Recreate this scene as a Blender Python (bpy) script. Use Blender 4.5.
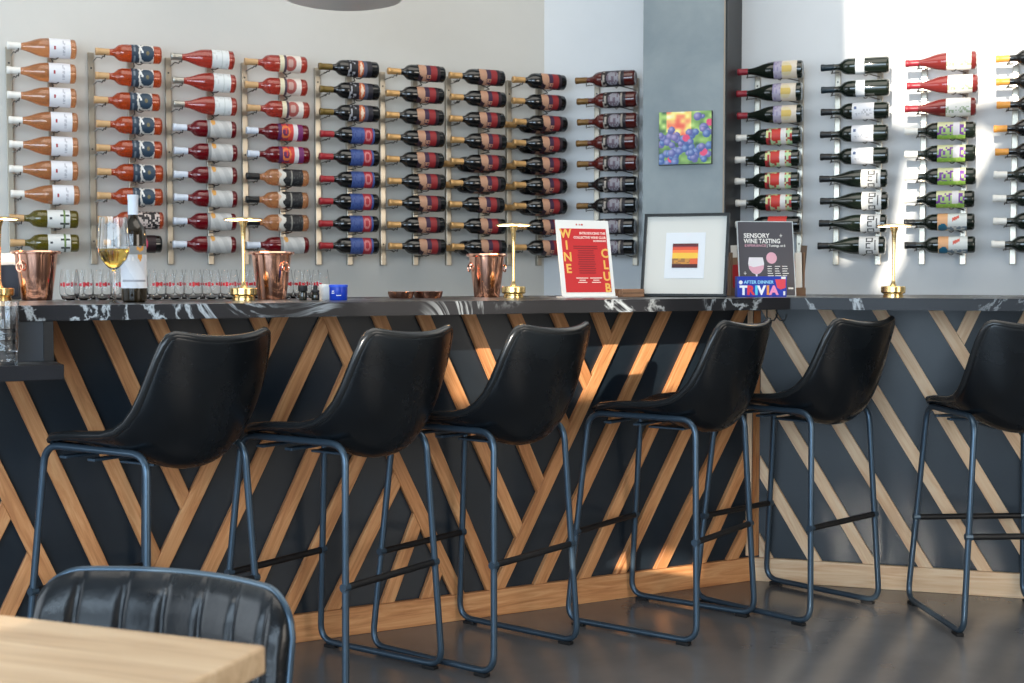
import bpy, bmesh, math, random
from mathutils import Vector, Matrix
R = math.radians
PI = math.pi
random.seed(7)
for o in list(bpy.data.objects):
    bpy.data.objects.remove(o)
scene = bpy.context.scene
COL = scene.collection

# ------------------------------------------------------------------ camera, world, light, exposure
EYE = 1.15
cam_d = bpy.data.cameras.new('camera')
cam_d.sensor_width = 36.0
cam_d.lens = 36.0 * 1310 / 1024
cam_d.clip_start = 0.05
cam_d.dof.use_dof = True
cam_d.dof.focus_distance = 4.2
cam_d.dof.aperture_fstop = 8.0
cam = bpy.data.objects.new('camera', cam_d)
COL.objects.link(cam)
cam.location = (0, 0, EYE)
cam.rotation_euler = (R(90) - math.atan(66.5 / 1310), 0, 0)
scene.camera = cam

scene.view_settings.view_transform = 'Standard'
scene.view_settings.look = 'None'
scene.view_settings.gamma = 1
scene.view_settings.use_curve_mapping = False
scene.view_settings.exposure = -0.12

world = bpy.data.worlds.new('world')
scene.world = world
world.use_nodes = True
bg = world.node_tree.nodes['Background']
bg.inputs[0].default_value = (0.62, 0.78, 1.0, 1)
bg.inputs[1].default_value = 1.0

def light(name, kind, loc, rot, energy, color, size=None, sizey=None):
    d = bpy.data.lights.new(name, kind)
    d.energy = energy
    d.color = color
    if kind == 'AREA':
        d.shape = 'RECTANGLE'
        d.size = size
        d.size_y = sizey
    o = bpy.data.objects.new(name, d)
    COL.objects.link(o)
    o.location = loc
    o.rotation_euler = rot
    return o

SUN_DIR = Vector((0.35, 0.93, -0.21)).normalized()
sun = light('sun', 'SUN', (-4, -9, 4), SUN_DIR.to_track_quat('-Z', 'Y').to_euler(), 8.0, (1.0, 0.88, 0.72))
sun.data.angle = R(0.45)
# added fill lamps: front for an assumed window, then side and ceiling
light('assumed_window_fill', 'AREA', (-1.9, -2.05, 1.75), (R(90), 0, 0), 330, (0.64, 0.82, 1.0), 4.6, 2.6)  # added lamp in place of an assumed window behind the camera, none modelled
light('side_sheen_fill', 'AREA', (-4.4, 1.6, 1.7), (R(90), 0, R(-90)), 95, (0.80, 0.90, 1.0), 4.2, 2.6)  # added fill lamp for sheen from the left, no window modelled
light('right_warm_fill', 'AREA', (4.5, -0.2, 1.9), (R(90), 0, R(65)), 110, (1.0, 0.90, 0.78), 2.6, 2.2)  # added warm fill reflected in the left panel, no window on this side
light('ceiling_bounce_fill', 'AREA', (0.3, 3.6, 4.6), (0, 0, 0), 130, (1.0, 0.93, 0.84), 5.0, 3.5)  # added overhead fill standing in for ceiling bounce

# ------------------------------------------------------------------ materials
def lin(c):
    return tuple(((x / 255) / 12.92 if x <= 10 else (((x / 255) + 0.055) / 1.055) ** 2.4) for x in c)

MATS = {}
def mat(name, rgb=None, rough=0.5, metal=0.0, coat=0.0, spec=0.5, linear=None, trans=0.0, ior=1.45, alpha=1.0):
    if name in MATS:
        return MATS[name]
    m = bpy.data.materials.new(name)
    m.use_nodes = True
    b = m.node_tree.nodes['Principled BSDF']
    c = linear if linear else lin(rgb)
    b.inputs['Base Color'].default_value = (*c, 1)
    b.inputs['Roughness'].default_value = rough
    b.inputs['Metallic'].default_value = metal
    b.inputs['Coat Weight'].default_value = coat
    b.inputs['Coat Roughness'].default_value = 0.05
    b.inputs['Specular IOR Level'].default_value = spec
    b.inputs['Transmission Weight'].default_value = trans
    b.inputs['IOR'].default_value = ior
    b.inputs['Alpha'].default_value = alpha
    MATS[name] = m
    return m

def nodes_of(m):
    return m.node_tree.nodes, m.node_tree.links, m.node_tree.nodes['Principled BSDF']

def mk_noise(nt, vec, scale, detail=4, rough=0.55, dist=0.0):
    n = nt.nodes.new('ShaderNodeTexNoise')
    n.inputs['Scale'].default_value = scale
    n.inputs['Detail'].default_value = detail
    n.inputs['Roughness'].default_value = rough
    n.inputs['Distortion'].default_value = dist
    if vec is not None:
        nt.links.new(vec, n.inputs['Vector'])
    return n

def mk_ramp(nt, fac, stops, interp='LINEAR'):
    r = nt.nodes.new('ShaderNodeValToRGB')
    r.color_ramp.interpolation = interp
    els = r.color_ramp.elements
    while len(els) < len(stops):
        els.new(0.5)
    for e, (p, c) in zip(els, stops):
        e.position = p
        e.color = (*c, 1)
    nt.links.new(fac, r.inputs['Fac'])
    return r

def mk_map(nt, coord='Object', scale=(1, 1, 1), rnd=False):
    tc = nt.nodes.new('ShaderNodeTexCoord')
    mp = nt.nodes.new('ShaderNodeMapping')
    mp.inputs['Scale'].default_value = scale
    nt.links.new(tc.outputs[coord], mp.inputs['Vector'])
    if rnd:
        oi = nt.nodes.new('ShaderNodeObjectInfo')
        mul = nt.nodes.new('ShaderNodeVectorMath')
        mul.operation = 'SCALE'
        comb = nt.nodes.new('ShaderNodeCombineXYZ')
        for k in range(3):
            nt.links.new(oi.outputs['Random'], comb.inputs[k])
        nt.links.new(comb.outputs[0], mul.inputs[0])
        mul.inputs['Scale'].default_value = 37.0
        nt.links.new(mul.outputs[0], mp.inputs['Location'])
        return mp.outputs[0], oi.outputs['Random']
    return mp.outputs[0]

def mk_bump(nt, height, strength, dist=0.01):
    b = nt.nodes.new('ShaderNodeBump')
    b.inputs['Strength'].default_value = strength
    b.inputs['Distance'].default_value = dist
    nt.links.new(height, b.inputs['Height'])
    nt.links.new(b.outputs[0], nt.nodes['Principled BSDF'].inputs['Normal'])

def wood(name, c1, c2, c3, scale=(2.2, 30, 30), rough=0.5):
    m = mat(name, c1, rough)
    nt = m.node_tree
    vec, rnd = mk_map(nt, 'Object', scale, rnd=True)
    n = mk_noise(nt, vec, 1.6, 5, 0.6, 1.2)
    ramp = mk_ramp(nt, n.outputs['Fac'], [(0.28, lin(c3)), (0.5, lin(c1)), (0.72, lin(c2))])
    k = mk_noise(nt, vec, 0.35, 2, 0.5, 0.4)      # slow tone change
    mix = nt.nodes.new('ShaderNodeMix')
    mix.data_type = 'RGBA'
    mix.blend_type = 'MULTIPLY'
    mix.inputs['Factor'].default_value = 0.5
    nt.links.new(ramp.outputs[0], mix.inputs['A'])
    r2 = mk_ramp(nt, k.outputs['Fac'], [(0.3, (0.72, 0.62, 0.52)), (0.65, (1.0, 1.0, 1.0))])
    nt.links.new(r2.outputs[0], mix.inputs['B'])
    # knots
    v = nt.nodes.new('ShaderNodeTexVoronoi')
    v.inputs['Scale'].default_value = 0.55
    nt.links.new(vec, v.inputs['Vector'])
    r3 = mk_ramp(nt, v.outputs['Distance'], [(0.05, (0.35, 0.2, 0.12)), (0.12, (1, 1, 1))])
    mix2 = nt.nodes.new('ShaderNodeMix')
    mix2.data_type = 'RGBA'
    mix2.blend_type = 'MULTIPLY'
    mix2.inputs['Factor'].default_value = 0.8
    nt.links.new(mix.outputs['Result'], mix2.inputs['A'])
    nt.links.new(r3.outputs[0], mix2.inputs['B'])
    nt.links.new(mix2.outputs['Result'], nt.nodes['Principled BSDF'].inputs['Base Color'])
    mk_bump(nt, n.outputs['Fac'], 0.15, 0.004)
    return m

M_WOOD = wood('fir_plank', (212, 148, 96), (232, 176, 124), (178, 114, 70), rough=0.45)
M_WOOD_LIT = wood('fir_plank_lit', (240, 206, 168), (248, 222, 190), (222, 178, 138), rough=0.5)  # same fir made paler: the stronger light on the right is in the colour
M_OAK = wood('oak_table', (208, 178, 142), (224, 198, 164), (184, 152, 118), scale=(1.2, 16, 16), rough=0.32)

def blotch(name, c1, c2, scale, rough, r_var=0.0, bump=0.0, coat=0.0, coord='Object', bscale=None):
    m = mat(name, c1, rough, coat=coat)
    nt = m.node_tree
    vec = mk_map(nt, coord)
    n = mk_noise(nt, vec, scale, 5, 0.6, 0.3)
    ramp = mk_ramp(nt, n.outputs['Fac'], [(0.3, lin(c1)), (0.7, lin(c2))])
    nt.links.new(ramp.outputs[0], nt.nodes['Principled BSDF'].inputs['Base Color'])
    if r_var:
        mr = nt.nodes.new('ShaderNodeMapRange')
        mr.inputs['To Min'].default_value = rough - r_var
        mr.inputs['To Max'].default_value = rough + r_var
        nt.links.new(n.outputs['Fac'], mr.inputs['Value'])
        nt.links.new(mr.outputs[0], nt.nodes['Principled BSDF'].inputs['Roughness'])
    if bump:
        n2 = mk_noise(nt, vec, bscale or scale * 8, 3)
        mk_bump(nt, n2.outputs['Fac'], bump, 0.005)
    return m

M_WALL = blotch('wall_paint', (200, 198, 192), (207, 205, 199), 1.5, 0.75, bump=0.05, bscale=90)
M_WALLR = blotch('wall_paint_right', (208, 212, 215), (215, 219, 222), 1.5, 0.75, bump=0.05, bscale=90)
M_PILLAR = blotch('pillar_paint', (118, 130, 136), (140, 150, 153), 3.0, 0.42, bump=0.25, bscale=14)
M_FLOOR = blotch('polished_concrete', (84, 83, 84), (106, 105, 105), 1.6, 0.20, r_var=0.08, bump=0.02, bscale=5)
M_PANEL = blotch('panel_black_paint', (22, 30, 38), (28, 38, 47), 4.0, 0.34, r_var=0.08, bump=0.05, bscale=22)
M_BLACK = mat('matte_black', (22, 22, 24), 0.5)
M_DARKSTEEL = mat('dark_steel', (40, 43, 46), 0.4)
M_LEATHER = blotch('black_leather', (13, 16, 19), (20, 25, 30), 6, 0.27, r_var=0.05, bump=0.02, bscale=120)
M_LEATHER2 = blotch('channel_leather', (10, 13, 17), (20, 25, 31), 7, 0.28, r_var=0.12, bump=0.3, bscale=26)
M_STITCH = mat('piping', (34, 36, 38), 0.22)
M_TUBE = mat('tube_steel', (74, 92, 108), 0.30, metal=0.6)
M_RUBBER = mat('rubber', (20, 20, 22), 0.6)
M_COPPER = mat('copper', linear=(0.93, 0.50, 0.36), rough=0.13, metal=1.0)
M_BRASS = mat('brass', linear=(0.83, 0.60, 0.27), rough=0.20, metal=1.0)
M_RACK = mat('rack_nickel', (168, 160, 146), 0.28, metal=0.8)
M_WIRE = mat('rack_wire', (95, 92, 88), 0.3, metal=0.8)
M_WHITE = mat('white_plastic', (232, 232, 230), 0.35)
M_PAPER = mat('white_paper', (238, 238, 234), 0.6)
M_GLASS = mat('clear_glass', (255, 255, 255), 0.0, trans=1.0, ior=1.45)
M_THIN = mat('thin_glass', (255, 255, 255), 0.0, trans=1.0, ior=1.18)
M_ACRYL = mat('acrylic', (245, 250, 250), 0.05, trans=1.0, ior=1.3)
M_WINE = mat('white_wine', (226, 190, 96), 0.0, trans=1.0, ior=1.33)
M_BLUE = mat('blue_plastic', (22, 60, 178), 0.3)

def glow(name, rgb, strength):
    m = bpy.data.materials.new(name)
    m.use_nodes = True
    b = m.node_tree.nodes['Principled BSDF']
    b.inputs['Base Color'].default_value = (*lin(rgb), 1)
    b.inputs['Emission Color'].default_value = (*lin(rgb), 1)
    b.inputs['Emission Strength'].default_value = strength
    return m
M_GLOW = glow('lamp_light', (255, 206, 140), 26.0)

def marble():
    m = mat('black_marble', (24, 25, 27), 0.30, spec=0.22)
    nt = m.node_tree
    vec = mk_map(nt, 'Object')
    n = mk_noise(nt, vec, 2.6, 6, 0.62, 1.4)
    s = nt.nodes.new('ShaderNodeMath'); s.operation = 'SUBTRACT'; s.inputs[1].default_value = 0.5
    nt.links.new(n.outputs['Fac'], s.inputs[0])
    a = nt.nodes.new('ShaderNodeMath'); a.operation = 'ABSOLUTE'
    nt.links.new(s.outputs[0], a.inputs[0])
    vein = mk_ramp(nt, a.outputs[0], [(0.0, (0.8, 0.8, 0.8)), (0.012, (0.4, 0.4, 0.4)), (0.024, (0, 0, 0))])
    msk = mk_noise(nt, vec, 2.1, 3, 0.5, 0.2)
    mr = mk_ramp(nt, msk.outputs['Fac'], [(0.40, (0, 0, 0)), (0.55, (1, 1, 1))])
    mul = nt.nodes.new('ShaderNodeMath'); mul.operation = 'MULTIPLY'
    nt.links.new(vein.outputs[0], mul.inputs[0]); nt.links.new(mr.outputs[0], mul.inputs[1])
    mix = nt.nodes.new('ShaderNodeMix'); mix.data_type = 'RGBA'
    nt.links.new(mul.outputs[0], mix.inputs['Factor'])
    base = mk_ramp(nt, msk.outputs['Fac'], [(0.3, lin((28, 28, 31))), (0.7, lin((42, 43, 47)))])
    nt.links.new(base.outputs[0], mix.inputs['A'])
    mix.inputs['B'].default_value = (*lin((205, 212, 216)), 1)
    nt.links.new(mix.outputs['Result'], nt.nodes['Principled BSDF'].inputs['Base Color'])
    return m
M_MARBLE = marble()

def attr_mat(name, rough=0.55, coat=0.0):
    m = mat(name, (255, 255, 255), rough, coat=coat)
    nt = m.node_tree
    a = nt.nodes.new('ShaderNodeAttribute')
    a.attribute_name = 'print'
    nt.links.new(a.outputs['Color'], nt.nodes['Principled BSDF'].inputs['Base Color'])
    return m
M_LABEL = attr_mat('printed_label', 0.5)
M_PRINT = attr_mat('printed_sheet', 0.6)

# ------------------------------------------------------------------ mesh helpers
def finish(name, bm, m, parent=None, smooth=False, loc=None, rot=None, auto=None):
    me = bpy.data.meshes.new(name)
    bmesh.ops.recalc_face_normals(bm, faces=bm.faces)
    bm.to_mesh(me)
    bm.free()
    ms = m if isinstance(m, (list, tuple)) else [m]
    for x in ms:
        me.materials.append(x)
    if smooth:
        for p in me.polygons:
            p.use_smooth = True
        if auto:
            me.set_sharp_from_angle(angle=R(auto))
    o = bpy.data.objects.new(name, me)
    COL.objects.link(o)
    if parent:
        o.parent = parent
    if loc is not None:
        o.location = loc
    if rot is not None:
        o.rotation_euler = rot
    return o

def thing(name, label, cat, loc=(0, 0, 0), rot=(0, 0, 0), group=None):
    o = bpy.data.objects.new(name, None)
    COL.objects.link(o)
    o.empty_display_size = 0.1
    o.location = loc
    o.rotation_euler = rot if isinstance(rot, (tuple, list)) else (0, 0, rot)
    o['label'] = label
    o['category'] = cat
    if group:
        o['group'] = group
    return o

def tag(o, label, cat, group=None):
    o['label'] = label
    o['category'] = cat
    if group:
        o['group'] = group
    return o

def struct(o):
    o['kind'] = 'structure'
    return o

def copy_tree(o, parent=None):
    c = o.copy()
    COL.objects.link(c)
    c.parent = parent
    for ch in list(o.children):
        copy_tree(ch, c)
    return c

def add_box(bm, x0, x1, y0, y1, z0, z1, bevel=0.0, mi=0):
    vs = [bm.verts.new((x, y, z)) for x in (x0, x1) for y in (y0, y1) for z in (z0, z1)]
    f = [(0, 1, 3, 2), (4, 6, 7, 5), (0, 4, 5, 1), (2, 3, 7, 6), (0, 2, 6, 4), (1, 5, 7, 3)]
    fs = [bm.faces.new([vs[i] for i in q]) for q in f]
    for q in fs:
        q.material_index = mi
    if bevel:
        es = list({e for q in fs for e in q.edges})
        bmesh.ops.bevel(bm, geom=es, offset=bevel, segments=2, affect='EDGES', profile=0.5)

def box_obj(name, dims, m, parent=None, bevel=0.0, **k):
    bm = bmesh.new()
    add_box(bm, *dims, bevel=bevel)
    return finish(name, bm, m, parent, **k)

def add_lathe(bm, prof, seg=24, axis='Z', center=(0, 0, 0), cap=True, mi=0):
    rings = []
    cx, cy, cz = center
    for r, h in prof:
        ring = []
        for k in range(seg):
            a = 2 * PI * k / seg
            if axis == 'Z':
                p = (cx + r * math.cos(a), cy + r * math.sin(a), cz + h)
            else:
                p = (cx + h, cy + r * math.cos(a), cz + r * math.sin(a))
            ring.append(bm.verts.new(p))
        rings.append(ring)
    for a, b in zip(rings[:-1], rings[1:]):
        for k in range(seg):
            f = bm.faces.new((a[k], a[(k + 1) % seg], b[(k + 1) % seg], b[k]))
            f.material_index = mi
    if cap:
        if prof[0][0] > 1e-6:
            bm.faces.new(rings[0]).material_index = mi
        if prof[-1][0] > 1e-6:
            bm.faces.new(rings[-1]).material_index = mi
    return rings

def lathe_obj(name, prof, m, parent=None, seg=24, axis='Z', center=(0, 0, 0), auto=35, cap=True, **k):
    bm = bmesh.new()
    add_lathe(bm, prof, seg, axis, center, cap)
    bmesh.ops.remove_doubles(bm, verts=bm.verts, dist=1e-5)
    return finish(name, bm, m, parent, smooth=True, auto=auto, **k)

def add_tube(bm, pts, r, seg=8, closed=False):
    pts = [Vector(p) for p in pts]
    n = len(pts)
    rings = []
    up = None
    for i, p in enumerate(pts):
        if closed:
            t = (pts[(i + 1) % n] - pts[i - 1]).normalized()
        else:
            t = (pts[min(i + 1, n - 1)] - pts[max(i - 1, 0)]).normalized()
        if up is None:
            up = t.orthogonal().normalized()
        up = (up - t * up.dot(t))
        if up.length < 1e-6:
            up = t.orthogonal()
        up.normalize()
        s = t.cross(up)
        rings.append([bm.verts.new(p + up * (r * math.cos(2 * PI * k / seg)) + s * (r * math.sin(2 * PI * k / seg))) for k in range(seg)])
    rng = range(n) if closed else range(n - 1)
    for i in rng:
        a, b = rings[i], rings[(i + 1) % n]
        off = 0
        if closed and i == n - 1:
            ca_ = pts[i]; cb_ = pts[0]
            off = min(range(seg), key=lambda q: ((a[0].co - ca_) - (b[q].co - cb_)).length)
        for k in range(seg):
            bm.faces.new((a[k], a[(k + 1) % seg], b[(k + 1 + off) % seg], b[(k + off) % seg]))
    if not closed:
        bm.faces.new(rings[0])
        bm.faces.new(rings[-1])

def fillet(pts, rad, n=5, closed=True):
    pts = [Vector(p) for p in pts]
    out = []
    N = len(pts)
    for i, p in enumerate(pts):
        if not closed and i in (0, N - 1):
            out.append(p)
            continue
        a = (pts[i - 1] - p); b = (pts[(i + 1) % N] - p)
        d = min(rad, a.length * 0.45, b.length * 0.45)
        p0 = p + a.normalized() * d
        p1 = p + b.normalized() * d
        for k in range(n + 1):
            t = k / n
            out.append((1 - t) ** 2 * p0 + 2 * t * (1 - t) * p + t * t * p1)
    return out

def tube_obj(name, pts, r, m, parent=None, seg=8, closed=False, **k):
    bm = bmesh.new()
    add_tube(bm, pts, r, seg, closed)
    return finish(name, bm, m, parent, smooth=True, auto=50, **k)

def add_prism(bm, poly, z0, z1, mi=0):
    lo = [bm.verts.new((x, y, z0)) for x, y in poly]
    hi = [bm.verts.new((x, y, z1)) for x, y in poly]
    n = len(poly)
    fs = [bm.faces.new(lo), bm.faces.new(hi)]
    for i in range(n):
        fs.append(bm.faces.new((lo[i], lo[(i + 1) % n], hi[(i + 1) % n], hi[i])))
    for f in fs:
        f.material_index = mi
    return fs

def print_sheet(name, w, h, nx, nz, fn, parent, y=0.0, x0=None, z0=0.0, m=None, thick=0.0015):
    """a thin printed sheet facing -Y whose colours come from fn(u, v); u to the right, v up"""
    bm = bmesh.new()
    x0 = -w / 2 if x0 is None else x0
    g = [[bm.verts.new((x0 + w * i / nx, y, z0 + h * j / nz)) for j in range(nz + 1)] for i in range(nx + 1)]
    cols = []
    for i in range(nx):
        for j in range(nz):
            bm.faces.new((g[i][j], g[i + 1][j], g[i + 1][j + 1], g[i][j + 1]))
            cols.append(fn((i + 0.5) / nx, (j + 0.5) / nz))
    nf = len(cols)
    b = [bm.verts.new(p) for p in ((x0, y + thick, z0), (x0 + w, y + thick, z0), (x0 + w, y + thick, z0 + h), (x0, y + thick, z0 + h))]
    bm.faces.new(b)
    me = bpy.data.meshes.new(name)
    bm.to_mesh(me)
    bm.free()
    me.materials.append(m or M_PRINT)
    at = me.color_attributes.new('print', 'FLOAT_COLOR', 'CORNER')
    for p in me.polygons:
        c = (*lin(cols[p.index]), 1) if p.index < nf else (0.6, 0.6, 0.6, 1)
        for li in p.loop_indices:
            at.data[li].color = c
    o = bpy.data.objects.new(name, me)
    COL.objects.link(o)
    o.parent = parent
    return o

def text_obj(name, body, size, m, parent, loc, align='CENTER', bold=0.0, ext=0.0004, rot=(R(90), 0, 0), sx=1.0, space=1.0):
    cu = bpy.data.curves.new(name, 'FONT')
    cu.body = body
    cu.size = size
    cu.align_x = align
    cu.extrude = ext
    cu.offset = bold
    cu.resolution_u = 3
    cu.space_character = space
    t = bpy.data.objects.new('tmp_text', cu)
    COL.objects.link(t)
    dg = bpy.context.evaluated_depsgraph_get()
    me = bpy.data.meshes.new_from_object(t.evaluated_get(dg))
    bpy.data.objects.remove(t)
    me.materials.clear()
    me.materials.append(m)
    me.name = name
    o = bpy.data.objects.new(name, me)
    COL.objects.link(o)
    o.parent = parent
    o.location = loc
    o.rotation_euler = rot
    o.scale = (sx, 1, 1)
    return o

# ------------------------------------------------------------------ plan of the place
C = Vector((0.9043, 4.9044))                 # inner corner of the bar fronts, on the floor
YL, YR = R(27.9), R(-16.83)                # headings of the two bar runs
XL = Vector((math.cos(YL), math.sin(YL))); NL = Vector((math.sin(YL), -math.cos(YL)))
XR = Vector((math.cos(YR), math.sin(YR))); NR = Vector((math.sin(YR), -math.cos(YR)))
def barL(u, v):                            # u = metres left of the corner, v = metres in front of the panel
    return C - XL * u + NL * v
def barR(u, v):
    return C + XR * u + NR * v
def cornerpt(v):
    return C + (NL + NR) * (v / (1 + NL.dot(NR)))
WLY, WRY = R(24.36), R(-19.71)             # headings of the two back walls
wl_n = Vector((math.sin(WLY), -math.cos(WLY))); wl_u = Vector((math.cos(WLY), math.sin(WLY)))
wr_n = Vector((math.sin(WRY), -math.cos(WRY))); wr_u = Vector((math.cos(WRY), math.sin(WRY)))
DL, DR = 6.005, 6.33                       # distance of the walls from the camera's foot
def wallL(s, off=0.0): return wl_u * s - wl_n * (DL - off)
def wallR(s, off=0.0): return wr_u * s - wr_n * (DR - off)
_m = Matrix((wl_n, wr_n))
WC = _m.inverted() @ Vector((wl_n.dot(wallL(0)), wr_n.dot(wallR(0))))   # wall corner
CT = 1.073                                  # bar height

# ------------------------------------------------------------------ room
def wall_box(name, a, b, n, thick, z0, z1, m):
    a, b = Vector(a), Vector(b)
    bm = bmesh.new()
    add_prism(bm, [tuple(a), tuple(b), tuple(b - n * thick), tuple(a - n * thick)], z0, z1)
    return struct(finish(name, bm, m))
CEIL = 5.2
floor = struct(box_obj('floor', (-6.5, 6.5, -2.4, 9.0, -0.1, 0.0), M_FLOOR))
ceiling = struct(box_obj('ceiling', (-6.5, 6.5, -2.4, 9.0, CEIL, CEIL + 0.1), M_WALL))
endL = WC - wl_u * 7.2
endR = WC + wr_u * 6.4
wall_box('wall_left', endL, WC, wl_n, 0.12, 0, CEIL, M_WALL)
wall_box('wall_right', WC, endR, wr_n, 0.12, 0, CEIL, M_WALLR)

# unseen wall behind the camera, cut open only where sun patches are wanted
def gobo_wall():
    """unseen front wall serving as a gobo; its cutouts shape the sunlight"""
    cu = bpy.data.curves.new('tmp', 'CURVE')
    cu.dimensions = '2D'
    cu.fill_mode = 'BOTH'
    cu.extrude = 0.02
    def ring(pts):
        sp = cu.splines.new('POLY')
        sp.points.add(len(pts) - 1)
        for p, (a, b) in zip(sp.points, pts):
            p.co = (a, b, 0, 1)
        sp.use_cyclic_u = True
    ring([(-6.5, 0), (6.5, 0), (6.5, 5.2), (-6.5, 5.2)])
    for h in SUN_CUTOUTS:
        ring(h)
    t = bpy.data.objects.new('tmp', cu)
    COL.objects.link(t)
    me = bpy.data.meshes.new_from_object(t.evaluated_get(bpy.context.evaluated_depsgraph_get()))
    bpy.data.objects.remove(t)
    me.materials.clear(); me.materials.append(M_WALL)
    o = bpy.data.objects.new('wall_front_gobo', me)
    COL.objects.link(o)
    o.location = (0, -2.3, 0)
    o.rotation_euler = (R(90), 0, 0)
    return struct(o)
SUN_CUTOUTS = [  # added cutouts, traced back along the sun from the wanted patches
 [(-1.645, 4.891), (0.325, 4.73), (0.361, 3.444), (-0.904, 3.80), (-1.342, 3.72), (-1.519, 3.81), (-1.618, 3.946)],
 [(-1.518, 3.736), (-1.422, 3.671), (-1.512, 3.254), (-1.597, 3.12), (-1.656, 3.125), (-1.571, 3.338)],
 [(-1.34, 3.571), (-1.232, 3.56), (-1.333, 3.11), (-1.411, 2.977), (-1.488, 2.972), (-1.405, 3.185)],
 [(-1.018, 3.70), (-0.904, 3.62), (-0.968, 3.511), (-1.026, 3.404), (-1.103, 3.366), (-1.075, 3.59)],
 [(-2.709, 2.471), (-1.958, 2.575), (-1.972, 2.318), (-2.388, 2.26), (-2.684, 2.221)],
 [(-2.273, 1.713), (-2.078, 1.736), (-1.968, 1.692), (-1.99, 1.50), (-2.243, 1.47)],
 [(-2.606, 1.596), (-2.388, 1.646), (-2.353, 1.50), (-2.633, 1.47)],
 [(-1.345, 1.575), (-1.225, 1.562), (-1.315, 1.300), (-1.43, 1.300)],
 [(-1.14, 1.54), (-1.055, 1.533), (-1.170, 1.290), (-1.28, 1.290)],
 [(-0.905, 1.523), (-0.815, 1.515), (-0.955, 1.300), (-1.07, 1.300)],
 [(-1.475, 1.54), (-1.414, 1.54), (-1.450, 1.300), (-1.53, 1.300)]]
gobo_wall()
struct(box_obj('wall_side', (-6.5, -6.4, -2.4, 9.0, 0, CEIL), M_WALL))
struct(box_obj('wall_east', (6.4, 6.5, -2.4, 9.0, 0, CEIL), M_WALL))

# pillar in front of the right-hand back wall
s0, s1, pd = -1.487, -1.106, 0.385
def pillar():
    bm = bmesh.new()
    a, b = wallR(s0, pd), wallR(s1, pd)
    add_prism(bm, [tuple(a), tuple(b), tuple(b - wr_n * pd), tuple(a - wr_n * pd)], 0, CEIL)
    struct(finish('wall_pillar', bm, M_PILLAR))
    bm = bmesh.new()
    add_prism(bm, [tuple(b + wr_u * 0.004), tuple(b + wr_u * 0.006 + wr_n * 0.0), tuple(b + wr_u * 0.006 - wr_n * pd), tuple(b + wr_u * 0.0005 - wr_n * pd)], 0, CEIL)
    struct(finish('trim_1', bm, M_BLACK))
    bm = bmesh.new()
    c = wallR(s1 - 0.008, pd + 0.003)
    add_prism(bm, [tuple(c), tuple(c + wr_u * 0.007), tuple(c + wr_u * 0.007 - wr_n * 0.003), tuple(c - wr_n * 0.003)], 0, CEIL)
    struct(finish('trim_2', bm, mat('beige_edge', (150, 138, 124), 0.6)))
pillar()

# ------------------------------------------------------------------ bar fronts with diagonal planks
PLANKS_L = [
 ('A',0.402,1.025,0.925,0.085,None),('B',0.222,1.023,0.744,0.089,None),('Cc',0.059,1.021,0.596,0.087,None),
 ('D',0.005,0.779,0.405,0.118,None),('E',0.002,0.524,0.240,0.101,None),('F',-0.002,0.249,0.090,0.104,None),
 ('A2',0.566,1.027,1.085,0.086,None),('s1',0.698,1.029,0.647,0.917,'A2'),('s2',0.855,1.017,0.722,0.759,'A2'),
 ('s3',1.020,1.020,0.810,0.601,'A2'),('s4',1.192,1.022,0.928,0.447,'A2'),('s5',1.357,1.021,1.007,0.286,'A2'),
 ('s6',1.513,1.023,1.104,0.088,None),('s7',1.680,1.019,1.241,0.104,None),('r0',1.310,0.178,1.346,0.090,'s7'),
 ('r1',1.384,0.343,1.487,0.090,'s7'),('r2',1.443,0.508,1.667,0.102,'s7'),('r3',1.518,0.689,1.814,0.119,'s7'),
 ('r4',1.598,0.883,1.941,0.159,'s7'),('r5',1.683,1.020,2.078,0.236,'s7'),('r6',1.835,1.022,2.226,0.252,None),
 ('q1',1.910,1.020,1.879,0.952,'r6'),('q2',2.058,1.022,1.953,0.785,'r6'),('q3',2.216,1.022,2.037,0.605,'r6'),
 ('q4',2.374,1.024,2.138,0.474,'r6'),('q5',2.522,1.024,2.217,0.281,'r6'),('q6',2.684,1.026,2.369,0.262,None),
 ('q7',2.766,0.842,2.535,0.298,None),('m1',2.640,0.490,2.731,0.308,'q7'),('m2',2.574,0.339,2.629,0.223,'q7')]
PLANKS_R = [
 ('t1',0.055,1.021,0.630,0.087,None),('t2',0.257,1.026,0.826,0.100,None),('t3',0.450,1.027,1.002,0.105,None),
 ('t4',0.644,1.029,1.197,0.117,None),('t0',0.021,0.779,0.435,0.089,None),('ta',0.024,0.443,0.235,0.091,None),
 ('tb',0.019,0.157,0.057,0.091,None),('w1',0.782,1.030,0.737,0.928,'t4'),('w2',0.972,1.031,0.826,0.719,'t4')]

def clip(poly, n, d):
    out = []
    for i in range(len(poly)):
        a, b = poly[i], poly[(i + 1) % len(poly)]
        da, db = n.dot(a) - d, n.dot(b) - d
        if da >= 0: out.append(a)
        if (da >= 0) != (db >= 0):
            out.append(a + (b - a) * (da / (da - db)))
    return out

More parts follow.
